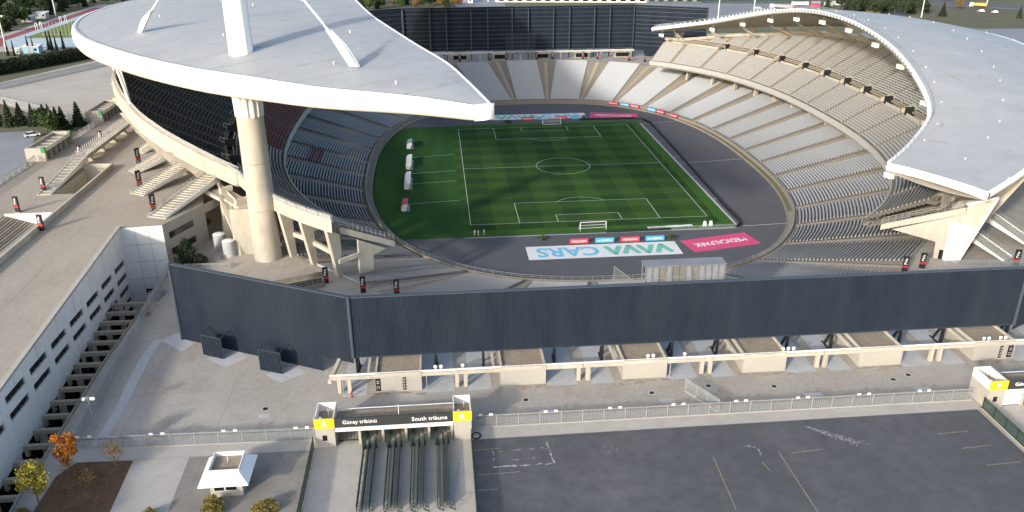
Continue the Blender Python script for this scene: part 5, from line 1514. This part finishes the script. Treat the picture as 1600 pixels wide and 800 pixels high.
t = thing('rail_screen', 'small triangular mesh screen left of the pale scaffold', 'screen', (-7,-125,10))
MB().add([(-9.6,-126.5,9),(-5.6,-126.5,9),(-5.8,-126.5,16.2),(-9.4,-126.5,19.2)], [(0,1,2,3)]).build('mesh', 'mesh_fence', t)
b = MB(); b.beam((-9.5,-126.5,9),(-9.5,-126.5,19.3), .12, .12); b.beam((-9.5,-126.5,19.2),(-5.7,-126.5,16.2), .12, .12); b.build('frame', 'grey_steel', t)

# people in white on the near turf
def person_mesh():
    me = bpy.data.meshes.new('body')
    V = [(0,0,.95),(0,0,1.25),(0,0,1.45),(0,0,1.56),(0,0,1.70),(.20,0,1.42),(.26,.02,1.15),(.24,.08,.90),(-.20,0,1.42),(-.26,.02,1.15),(-.24,.08,.90),(.10,0,.90),(.12,.03,.50),(.12,0,.07),(.12,.13,.04),(-.10,0,.90),(-.12,.06,.50),(-.13,-.03,.07),(-.13,.10,.04)]
    E_ = [(0,1),(1,2),(2,3),(3,4),(2,5),(5,6),(6,7),(2,8),(8,9),(9,10),(0,11),(11,12),(12,13),(13,14),(0,15),(15,16),(16,17),(17,18)]
    Rr = [.15,.16,.15,.06,.10,.07,.05,.04,.07,.05,.04,.10,.065,.05,.04,.10,.065,.05,.04]
    me.from_pydata(V, E_, []); o = bpy.data.objects.new('b', me); COL.objects.link(o)
    md = o.modifiers.new('s', 'SKIN')
    for i, sv in enumerate(me.skin_vertices[0].data): sv.radius = (Rr[i], Rr[i]); sv.use_root = i == 0
    o.modifiers.new('ss', 'SUBSURF').levels = 1
    bpy.context.view_layer.update()
    m2 = bpy.data.meshes.new_from_object(o.evaluated_get(bpy.context.evaluated_depsgraph_get())); bpy.data.objects.remove(o)
    m2.materials.clear(); m2.materials.append(MAT['white_dirty']); return m2
pm = person_mesh()
for j, (x, y, rz) in enumerate(((-33.3,-60.6,.4),(-32.3,-60.7,2.0),(-30.8,-60.4,-1.0))):
    t = thing('person', ['left person in white standing at the near left turf corner','middle person in white standing at the near left turf corner','right person in white standing apart at the near left turf corner'][j], 'person', (x,y,.04), rz=rz)
    put('body', pm, t)
    q = MB().sphere((0,-.02,1.74), .115, 8, 6, (1,1.05,.8)).build('hair', 'black', t)

# ================================================================== TREES
def leaf_mesh(name, mat, n, size, pos, flat=.5, rnd=None):
    rnd = rnd or random; b = MB()
    for _ in range(n):
        c, sc = pos(); s_ = size*sc*rnd.uniform(.6,1.35)
        u = Vector((rnd.gauss(0,1), rnd.gauss(0,1), rnd.gauss(0,1)*flat)).normalized(); v = u.orthogonal().normalized()
        v = Matrix.Rotation(rnd.uniform(0,2*PI), 3, u) @ v
        w_ = u.cross(v); c = Vector(c)
        b.add([c-v*s_, c+w_*s_*.55, c+v*s_, c-w_*s_*.55], [(0,1,2,3)])
    return b.mesh(name, mat)
def crown_pos(rx, rz, cz, nclump, rclump, seed, shell=.55):
    r = random.Random(seed); cl = []
    for _ in range(nclump):
        d = Vector((r.gauss(0,1), r.gauss(0,1), r.gauss(0,1))).normalized(); k = r.uniform(shell, 1.0)
        cl.append((Vector((d.x*rx*k, d.y*rx*k, cz+d.z*rz*k)), r.uniform(.6,1.3)*rclump))
    def f():
        c, rr = r.choice(cl); d = Vector((r.gauss(0,1), r.gauss(0,1), r.gauss(0,.8))).normalized()*rr*r.random()**.5
        return c+d, 1
    return f
def cone_pos(rx, h, z0, seed, tiers=9):
    r = random.Random(seed); ph = [r.uniform(0,6.28) for _ in range(tiers)]
    def f():
        k = r.random()**1.5; z = z0+(h-z0)*k; rad = rx*(1-k)**.85*(.75+.25*math.sin(k*tiers*6.28+1))
        a = r.uniform(0,2*PI); rad *= (.82+.18*math.sin(5*a+ph[int(k*tiers) % tiers]))*(.45+.55*r.random()**.4)
        return Vector((rad*math.cos(a), rad*math.sin(a), z-.15*rad)), 1-.4*k
    return f
def trunk_mesh(h, r0, limbs, seed, spread=1.2):
    r = random.Random(seed); b = MB(); b.cyl((0,0,-.1),(0,0,h), r0, r0*.45, 7)
    for i in range(limbs):
        z = h*r.uniform(.35,.95); a = 2*PI*i/limbs+r.uniform(-.4,.4); L_ = spread*r.uniform(.6,1.2)
        p_ = Vector((0,0,z)); q_ = p_+Vector((math.cos(a)*L_, math.sin(a)*L_, L_*r.uniform(.5,1.1))); b.cyl(p_, q_, r0*.4, r0*.14, 5)
        for k in range(2):
            a2 = a+r.uniform(-.9,.9); b.cyl(p_.lerp(q_, .6), q_+Vector((math.cos(a2)*L_*.4, math.sin(a2)*L_*.4, L_*.4)), r0*.18, r0*.06, 4)
    return b.mesh('trunk', 'trunk')
def tree_proto(name, cat, tm, cm):
    t = local_thing(name, 'x', cat)
    if tm: put('trunk', tm, t, (0,0,0))
    if cm: put('crown', cm, t, (0,0,0))
    return t
PROTO = {}
PROTO['orange'] = tree_proto('autumn_tree', 'tree', trunk_mesh(3.2,.11,6,1,1.3), leaf_mesh('crown','leaf_orange',2600,.16,crown_pos(1.35,2.3,4.4,30,.7,11)))
PROTO['yellow'] = tree_proto('autumn_tree', 'tree', trunk_mesh(3.0,.10,6,2,1.2), leaf_mesh('crown','leaf_yellow',1900,.15,crown_pos(1.55,1.9,4.2,24,.75,12)))
PROTO['bare'] = tree_proto('bare_tree', 'tree', trunk_mesh(3.0,.09,9,3,1.2), leaf_mesh('crown','leaf_brown',420,.12,crown_pos(1.3,1.6,3.9,20,.8,13)))
PROTO['sapling'] = tree_proto('bare_sapling', 'tree', trunk_mesh(2.6,.06,6,4,.7), leaf_mesh('crown','leaf_brown',160,.10,crown_pos(.9,1.1,2.8,12,.6,14)))
PROTO['bush'] = tree_proto('shrub', 'shrub', trunk_mesh(.8,.06,6,5,.5), leaf_mesh('crown','leaf_bush',1500,.13,crown_pos(1.25,.95,1.0,22,.55,15)))
PROTO['darkbush'] = tree_proto('dark_shrub', 'shrub', trunk_mesh(1.6,.12,6,6,.9), leaf_mesh('crown','leaf_dark',2600,.20,crown_pos(1.7,2.4,2.6,34,.85,16)))
PROTO['pine'] = tree_proto('conifer', 'tree', trunk_mesh(3.0,.2,3,7,1.0), leaf_mesh('crown','leaf_pine',1300,.42,cone_pos(2.4,8.5,.5,17)))
PROTO['pine2'] = tree_proto('conifer', 'tree', trunk_mesh(3.0,.2,3,8,1.0), leaf_mesh('crown','leaf_dark',1300,.45,cone_pos(2.9,7.6,.4,18)))
PROTO['round'] = tree_proto('round_tree', 'tree', trunk_mesh(3.5,.22,5,9,1.6), leaf_mesh('crown','leaf_green',1300,.5,crown_pos(3.0,2.8,5.0,34,1.3,19)))
PROTO['rounddark'] = tree_proto('round_tree', 'tree', trunk_mesh(3.5,.22,5,10,1.6), leaf_mesh('crown','leaf_pine',1300,.5,crown_pos(3.0,3.2,5.2,34,1.3,20)))
PROTO['autumnfar'] = tree_proto('autumn_tree', 'tree', trunk_mesh(3.5,.2,5,11,1.4), leaf_mesh('crown','leaf_brown',900,.45,crown_pos(2.6,2.6,4.6,26,1.2,21)))
PROTO['cypress'] = tree_proto('cypress', 'tree', trunk_mesh(1.5,.15,2,12,.3), leaf_mesh('crown','leaf_dark',800,.35,cone_pos(1.0,8.5,.3,22)))
PROTO['hedge'] = tree_proto('hedge_shrub', 'hedge', trunk_mesh(1.5,.12,5,13,.9), leaf_mesh('crown','leaf_dark',1300,.38,crown_pos(1.9,2.1,2.2,34,1.0,23)))
PROTO['planter'] = tree_proto('planter_shrub', 'shrub', None, leaf_mesh('crown','leaf_green',500,.16,crown_pos(1.3,.5,.65,20,.35,24)))
used = set()
def tree(kind, x, y, z, label, sc=1.0, group=None):
    rz = random.uniform(0,6.28)
    if kind not in used:
        used.add(kind); t = place(PROTO[kind], (x,y,z), rz, label, sc)
        if group: t['group'] = group
        return t
    t = dup(PROTO[kind], (x,y,z), rz, label, group, sc)
    if not group and 'group' in t: del t['group']
    return t
tree('orange', -94.7,-169.6, ZC, 'orange autumn tree at the corner of the planting bed', (1.05,1.05,1.0))
tree('yellow', -95.9,-176.6, ZC, 'yellow green autumn tree at the lower left beside the trench', 1.15)
tree('bare', -88.4,-169.8, ZC, 'thin almost bare reddish tree in the planting bed', (1,1,.95))
tree('sapling', -90.4,-174.0, ZC, 'small bare sapling in the middle of the planting bed', 1)
tree('bush', -73.0,-179.2, ZC, 'olive brown bush below the guard booth', (1.1,1.2,1.15))
tree('bush', -66.3,-180.0, ZC, 'olive brown bush right of the guard booth', (1.25,1.0,.8))
tree('bush', -81.0,-179.6, ZC, 'low bush at the bottom edge of the path', .7)
tree('bush', -97.4,-178.5, ZC, 'low bush in the lower left corner beside the trench fence', .8)
tree('darkbush', -97.6,-98.0, ZC, 'dark evergreen shrub in the corner between facade and screen', (1.1,1.1,1.15))
tree('darkbush', -94.6,-98.4, ZC, 'smaller dark shrub beside the yard fence', (.7,.7,.55))
tree('planter', -15.5,-65.3, .0, 'green planter left of the near advert boards', 1.0)
tree('planter', 19.0,-68.4, .0, 'green planter right of the near advert boards', 1.0)
tree('planter', -13.5, 60.5, .0, 'green planter behind the far goal line at left', (1.5,1,1))
tree('planter', 18.6, 64.0, .0, 'dark planter between the far banners', (1.3,1,1.2))
for j, (x, y, k) in enumerate(((-177,-4.5,'pine'),(-173.5,-5.5,'pine'),(-170.8,-4,'pine2'),(-166.5,-5.5,'pine'),(-163.5,-4.5,'pine2'),(-161.2,-6,'pine'),(-157.8,-9.5,'pine2'),(-155.0,-12,'pine2'),(-152.6,-6.5,'pine2'),(-156.5,-17.5,'round'),(-158.6,-15.2,'rounddark'),(-180.5,-3.5,'pine'),(-184,-5,'pine2'))):
    tree(k, x, y, ZD, 'dark conifer in the row behind the white turnstile blocks', random.uniform(.8,1.05), 'conifers behind the turnstile blocks')
n = 46
for i in range(n):
    f = i/(n-1); x = -219+(-191+219)*f; y = 78+(122-78)*f
    for q in range(2): tree('hedge', x-1.4*q+random.uniform(-.7,.7), y+2.2*q+random.uniform(-.6,.6), ZD, 'dark dense shrub in the long hedge below the training track', random.uniform(.95,1.25), 'hedge below the training track')
for x, y in ((-233.7,128),(-230.5,127),(-221.6,142),(-219.4,140),(-217.4,140),(-215.2,142.5),(-227,133.5),(-224.6,133)): tree('cypress', x, y, ZD, 'slim dark cypress between hedge and training track', random.uniform(.8,1.05), 'cypresses by the training track')
for i in range(90):
    f = random.random(); y = 196+170*f; x = -270-random.random()**1.3*75
    tree(random.choice(['rounddark','pine2','pine','round','rounddark']), x, y, ZD, 'dark green tree in the wood beyond the training track', random.uniform(.8,1.35), 'wood beyond the training track')
for i in range(44):
    x = random.uniform(-262,-150); y = random.uniform(318,352)
    tree(random.choice(['pine','pine2','rounddark']), x, y, ZD, 'dark conifer in the belt at the far end of the training track', random.uniform(.9,1.3), 'conifer belt behind the crescent roof')
for i in range(70):
    x = random.uniform(-105,-22); y = 352+random.random()*70+(x+60)*.1
    tree(random.choice(['rounddark','round','pine','autumnfar','round','rounddark','autumnfar']), x, y, ZC, 'mixed autumn tree behind the tall far screen', random.uniform(.8,1.2), 'trees behind the far screen')
for i in range(46):
    x = random.uniform(238,305); y = random.uniform(272,330)+(270-x)*.1
    tree(random.choice(['pine','pine2','rounddark','rounddark']), x, y, ZC, 'dark tree in the clump beyond the eastern roof', random.uniform(.85,1.3), 'clump beyond the eastern roof')
for i in range(60):
    x = random.uniform(120,420); y = random.uniform(388,460)-(x-120)*.15
    tree(random.choice(['pine2','rounddark','pine']), x, y, ZC, 'dark tree in the far belt along the top edge', random.uniform(1.0,1.4), 'far tree belt')
tree('bush', 251.5,277.5, ZC, 'round yellow bush beside the far conifer clump', 3.2)
tree('pine', 340.4,256.0, ZC, 'lone conifer on the verge at the right edge', .95)
tree('autumnfar', 330,306, ZC, 'brown autumn tree beside the far road', .9)

# ================================================================== BACKGROUND
def gsheet(n, pts, z, m_): return sheet(n, [pts], z, m_)
gsheet('far_car_park', [(-22,300),(12,300),(12,470),(-30,470)], ZC+.03, 'far_lot')
gsheet('far_yard', [(112,235),(232,300),(240,372),(160,380),(112,370)], ZC+.03, 'far_lot')
gsheet('east_car_park', [(192,40),(330,60),(330,205),(268,232),(192,200)], ZC+.03, 'far_lot')
gsheet('verge', [(262,255),(285,214),(420,205),(420,262),(345,288),(300,275)], ZC+.04, 'verge_grass')
gsheet('far_road', [(300,352),(352,300),(430,250),(430,300),(372,345),(330,385)], ZC+.05, 'road')
gsheet('far_road', [(258,270),(266,262),(310,330),(300,340)], ZC+.055, 'road')
line((310,346),(425,262), .5, 'paint_white', ZC+.07)
gsheet('dry_field', [(-300,355),(-150,355),(-150,520),(-300,520)], ZD+.04, 'gravel_roof')
# training track on the western plateau
gsheet('plaza', [(-149.6,-2),(-149.6,180),(-172,150),(-210,62),(-205,40),(-160,-2)], ZD+.04, 'road_tan')
gsheet('west_road', [(-150,-500),(-150,-50),(-163,-12),(-186,-14),(-260,-60),(-260,-500)], ZD+.04, 'far_lot')
gsheet('track_apron', [(-266,150),(-190,128),(-150,128),(-150,330),(-266,330)], ZD+.05, 'pale_concrete')
gsheet('training_track', [(-262,158),(-200,140),(-150,140),(-150,312),(-262,312)], ZD+.07, 'track_red')
gsheet('training_lanes', [(-255.5,172),(-247,152),(-200,146),(-150,146),(-150,306),(-250,306),(-255.5,296)], ZD+.09, 'track_blue')
gsheet('infield', [(-249.8,184),(-248,180),(-156,176),(-156,290),(-240,290),(-249,280)], ZD+.11, 'infield')
gsheet('tan_corner', [(-262,158),(-240,150),(-232,138),(-262,138)], ZD+.12, 'road_tan')
for k in range(9):
    x = -244+k*1.9; t = thing('flag_pole', f'{ORD[k]} thin pale pole from the left in the training field row', 'pole', (x,190,ZD), 'pale poles on the training field')
    b = MB(); b.cyl((x,190,ZD),(x,190,ZD+7), .14, .1, 6); b.build('pole', 'cream_wall', t)
    MB().cyl((x,190,ZD),(x,190,ZD+.3), .3, .3, 8).build('foot', 'white_dirty', t)
for k, (x, y) in enumerate(((-257,212),(-256.2,216),(-254.6,238),(-253.4,242))):
    t = thing('hurdle_frame', f'{ORD[k]} small white frame from the left beside the red track', 'frame', (x,y,ZD))
    b = MB(); b.cyl((x,y,ZD),(x,y,ZD+3.4), .12, .12, 6); b.cyl((x+1,y,ZD),(x+1,y,ZD+3.4), .12, .12, 6); b.cyl((x,y,ZD+3.4),(x+1,y,ZD+3.4), .12, .12, 6); b.build('frame', 'white_steel', t)
def light_mast(x, y, z, h, label, heads=4):
    t = thing('light_mast', label, 'lamp', (x,y,z))
    MB().cyl((x,y,z),(x,y,z+h), .38, .2, 10).build('pole', 'white_dirty', t)
    b = MB(); b.beam((x-1.6,y,z+h),(x+1.6,y,z+h), .2, .2); b.build('crossarm', 'grey_steel', t)
    for k in range(heads):
        q = x-1.5+3*k/max(1,heads-1); MB().box(q-.3,q+.3,y-.25,y+.15,z+h+.1,z+h+.7).build('lamp_head', 'white_steel', t)
light_mast(-235.5,131.2,ZD,16.5,'white floodlight pole at the upper left corner of the training track')
light_mast(-270,271,ZD,22,'tall white floodlight pole behind the red training lanes')
light_mast(136.2,252.2,ZC,26,'thick white lamp mast behind the right end of the far screen')
light_mast(172.1,286,ZC,24,'thin white lamp mast in the far yard')
light_mast(280.1,268,ZC,18,'white lamp mast in front of the far conifer clump')
light_mast(361,322,ZC,16,'lamp mast beside the far road')
def shed(x, y, z, w_, d_, h, label, mat='blue_box', rz=0):
    t = thing('shed', label, 'shed', (x,y,z), rz=rz)
    MB().box(-w_/2,w_/2,-d_/2,d_/2,0,h).build('wall', mat, t)
    MB().prism([(-w_/2-.3,-d_/2-.3),(w_/2+.3,-d_/2-.3),(w_/2+.3,d_/2+.3),(-w_/2-.3,d_/2+.3)], h, [h+.15,h+.15,h+.7,h+.7]).build('roof', 'white_dirty', t)
    MB().box(-w_*.15,w_*.1,-d_/2-.06,-d_/2+.02,.1,h*.75).build('door', 'grey_steel', t)
    MB().box(w_*.2,w_*.38,-d_/2-.06,-d_/2+.02,h*.4,h*.75).build('window', 'dark_glass', t)
shed(-225.6,134.6,ZD,7,4.5,3.0,'pale blue cabin with white roof below the training track')
shed(-231.5,132.4,ZD,2.4,2,2.0,'small white cabinet left of the pale blue cabin','white_steel')
shed(-274,262,ZD,6,5,3,'grey shelter behind the red training lanes, right one','grey_steel')
shed(-275,246,ZD,6,5,3,'grey shelter behind the red training lanes, left one','grey_steel')
shed(-16,392,ZC,9,7,4,'white hut at the end of the trees behind the far screen','white_steel')
def long_building():
    t = thing('long_building', 'long low white building with a row of lights behind the far screen', 'building', (85,385,ZC), rz=-.155)
    MB().box(-79,79,-5,5,0,4.2).build('wall', 'white_dirty', t)
    MB().box(-79.6,79.6,-5.8,5.8,4.2,5.2).build('roof', 'white_wall', t)
    for k in range(44): MB().box(-78+k*3.6,-76.6+k*3.6,-5.95,-5.82,4.35,5.0).build('light_panel', 'cream_wall', t)
    for k in range(22): MB().box(-76.5+k*7.2,-72.5+k*7.2,-5.1,-5.02,.8,3.2).build('window', 'dark_glass', t)
long_building()
def west_gate(x, y0, y1, label):
    t = thing('turnstile_block', label, 'gate', (x,(y0+y1)/2,ZD))
    L_ = y1-y0
    MB().box(x-5,x,y0,y0+1.0,ZD,ZD+3.6).build('end_wall', 'cream_wall', t); MB().box(x-5,x,y1-1,y1,ZD,ZD+3.6).build('end_wall', 'cream_wall', t)
    MB().box(x-5,x-4.6,y0+1,y1-1,ZD,ZD+3.5).build('rear_wall', 'cream_wall', t)
    MB().box(x-4.6,x-.2,y0+1,y1-1,ZD+2.5,ZD+2.8).build('roof', 'gravel_roof', t)
    MB().box(x-.3,x-.05,y0+1,y1-1,ZD+2.4,ZD+3.4).build('fascia', 'white_wall', t)
    n = 5
    for k in range(1, n):
        yy = y0+1+(L_-2)*k/n; MB().box(x-4.6,x-.1,yy-.25,yy+.25,ZD,ZD+3.0).build('pillar', 'cream_wall', t)
    for k in range(n):
        a = y0+1+(L_-2)*k/n+.4; c = y0+1+(L_-2)*(k+1)/n-.4
        b = MB()
        for q in range(6): yy = a+(c-a)*q/5; b.beam((x-1.6,yy,ZD),(x-1.6,yy,ZD+2.3), .08, .08)
        b.beam((x-1.6,a,ZD+2.3),(x-1.6,c,ZD+2.3), .08, .08); b.beam((x-1.6,a,ZD+.9),(x-1.6,c,ZD+.9), .08, .08); b.build('turnstile', 'black_steel', t)
    for yy in (y0, y1-1.0): MB().box(x-.9,x+.08,yy-.06,yy+.7,ZD+2.3,ZD+3.75).build('green_panel', 'green_panel', t)
west_gate(-146.6,-45.2,-26.8,'nearer white turnstile block with green corners on the podium')
west_gate(-146.4,-3.8,14.0,'farther white turnstile block with green corners on the podium')
def car_proto():
    t = local_thing('parked_car', 'x', 'car')
    b = MB(); b.prism([(-2.1,-.85),(2.1,-.85),(2.1,.85),(-2.1,.85)], .3, [.85,.75,.75,.85]); b.prism([(-1.6,-.75),(1.1,-.75),(1.1,.75),(-1.6,.75)], .8, .9); b.build('body', 'car_white', t)
    b = MB(); b.grid([[(-1.7,-.78,.86),(1.15,-.78,.86),(1.15,.78,.86),(-1.7,.78,.86)],[(-1.3,-.66,1.42),(.4,-.66,1.42),(.4,.66,1.42),(-1.3,.66,1.42)]], True); b.build('windows', 'dark_glass', t)
    MB().box(-1.28,.38,-.65,.65,1.42,1.47).build('roof', 'car_white', t)
    for x in (-1.3,1.3):
        for y in (-.86,.86): MB().cyl((x,y-.1,.32),(x,y+.1,.32), .32, .32, 12).build('wheel', 'tyre', t)
    return t
CP = car_proto()
place(CP, (-161.5,-18.5,ZD+.05), .5, 'white car parked beside the conifers behind the turnstile block')
dup(CP, (341.5,283,ZC+.06), 2.5, 'white car on the far road below the truck')
dup(CP, (335.8,289.5,ZC+.06), 2.5, 'white car following on the far road')
dup(CP, (1.5,396,ZC+.06), 1.2, 'white car in the far car park, left of the long white building')
dup(CP, (186,300,ZC+.06), .3, 'white car in the far yard beside the lamp mast')
def truck(x, y, z, rz, label, L_, bedmat, cab=True, name='truck', cat='truck'):
    t = thing(name, label, cat, (x,y,z), rz=rz)
    if cab:
        MB().box(-L_/2,-L_/2+2.4,-1.2,1.2,.6,3.1).build('cab', 'white_steel', t); MB().box(-L_/2-.04,-L_/2+.02,-1.0,1.0,1.9,2.8).build('windscreen', 'dark_glass', t)
    MB().prism([(-L_/2+2.6,-1.25),(L_/2,-1.25),(L_/2,1.25),(-L_/2+2.6,1.25)], [1.2,1.0,1.0,1.2], [3.0,3.2,3.2,3.0]).build('bed', bedmat, t)
    MB().box(-L_/2+.2,L_/2,-.5,.5,.6,1.1).build('chassis', 'black_steel', t)
    for xx in (-L_/2+1.2, L_/2-3, L_/2-1.6):
        for yy in (-1.05,1.05): MB().cyl((xx,yy-.15,.5),(xx,yy+.15,.5), .5, .5, 12).build('wheel', 'tyre', t)
truck(349.5,314.5,ZC+.06,-.55,'white truck with yellow tipper bed on the far road',11,'truck_yellow')
truck(206.5,323,ZC+.06,-.6,'long yellow and white trailer in the far yard',16,'cream_wall')
truck(226,337,ZC+.06,-.2,'pale container trailer at the back of the far yard',12,'white_dirty')
for j, (x, y, m_) in enumerate(((236,333,'board_red'),(247,335,'white_dirty'),(240,341,'blue_box'),(256,341,'white_dirty'),(262,336,'cream_wall'))):
    t = thing('container', f'{ORD[j]} stacked yard container from the left beyond the eastern roof', 'container', (x,y,ZC), rz=-.1)
    MB().box(-3,3,-1.2,1.2,.1,2.7).build('body', m_, t); MB().box(-3.05,3.05,-1.25,1.25,2.7,2.85).build('roof', 'grey_steel', t)
    b = MB(); [b.box(-2.7+.6*k,-2.55+.6*k,-1.26,-1.2,.2,2.6) for k in range(10)]; b.build('ribs', m_, t)
shed(182,305,ZC,4,4,3,'small brown hut in the far yard','gravel_roof')
fence((238,352),(120,372), ZC, 'green hoarding fence at the back of the far yard', 2.4, 6, 'mesh_green', 'green_rail', kerb=False)

# ---- weathering specks on the roofs, leaf litter on the bed
def roof_specks(root, fn, n, label=None):
    b = MB()
    for k in range(n):
        i = random.randrange(3, NRF-3); t = random.uniform(.02,.98); p_ = fn(i, t, .04); q_ = fn(i+1, t, .04); d_ = (q_-p_).normalized(); c = fn(i, max(0,t-.01), .04); e = (p_-c).normalized() if (p_-c).length > 1e-5 else Vector((0,1,0))
        l_ = random.uniform(.1,.35) if random.random() < .8 else random.uniform(.5,1.6); w_ = random.uniform(.05,.13)
        if random.random() < .5: d_, e = e, d_
        p_ = p_.lerp(q_, random.random())
        b.add([p_-d_*l_-e*w_, p_+d_*l_-e*w_*.6, p_+d_*l_+e*w_, p_-d_*l_+e*w_*.5], [(0,1,2,3)])
    tag(b.build('weather_specks', 'roof_seam', root, fixn=False), kind='stuff')
roof_specks(wr, roof_pt, 420); roof_specks(er, er_pt, 380)
b = MB()
for k in range(1500):
    x, y = random.uniform(-96.3,-86.9), random.uniform(-182,-167.6)
    if random.random() < .55: x, y = random.gauss(-93.5,1.9), random.gauss(-171.5,2.4)
    if not (-96.4 < x < -86.9 and -183 < y < -167.5): continue
    a = random.uniform(0,6.3); l_ = random.uniform(.06,.17)
    b.add([(x+l_*math.cos(a+k2*1.57), y+l_*math.sin(a+k2*1.57)*.7, ZC+.05+random.uniform(0,.05)) for k2 in range(4)], [(0,1,2,3)])
tag(b.build('leaf_litter', 'leaf_brown', fixn=False), 'brown fallen leaves scattered over the planting bed', 'leaves', kind='stuff')
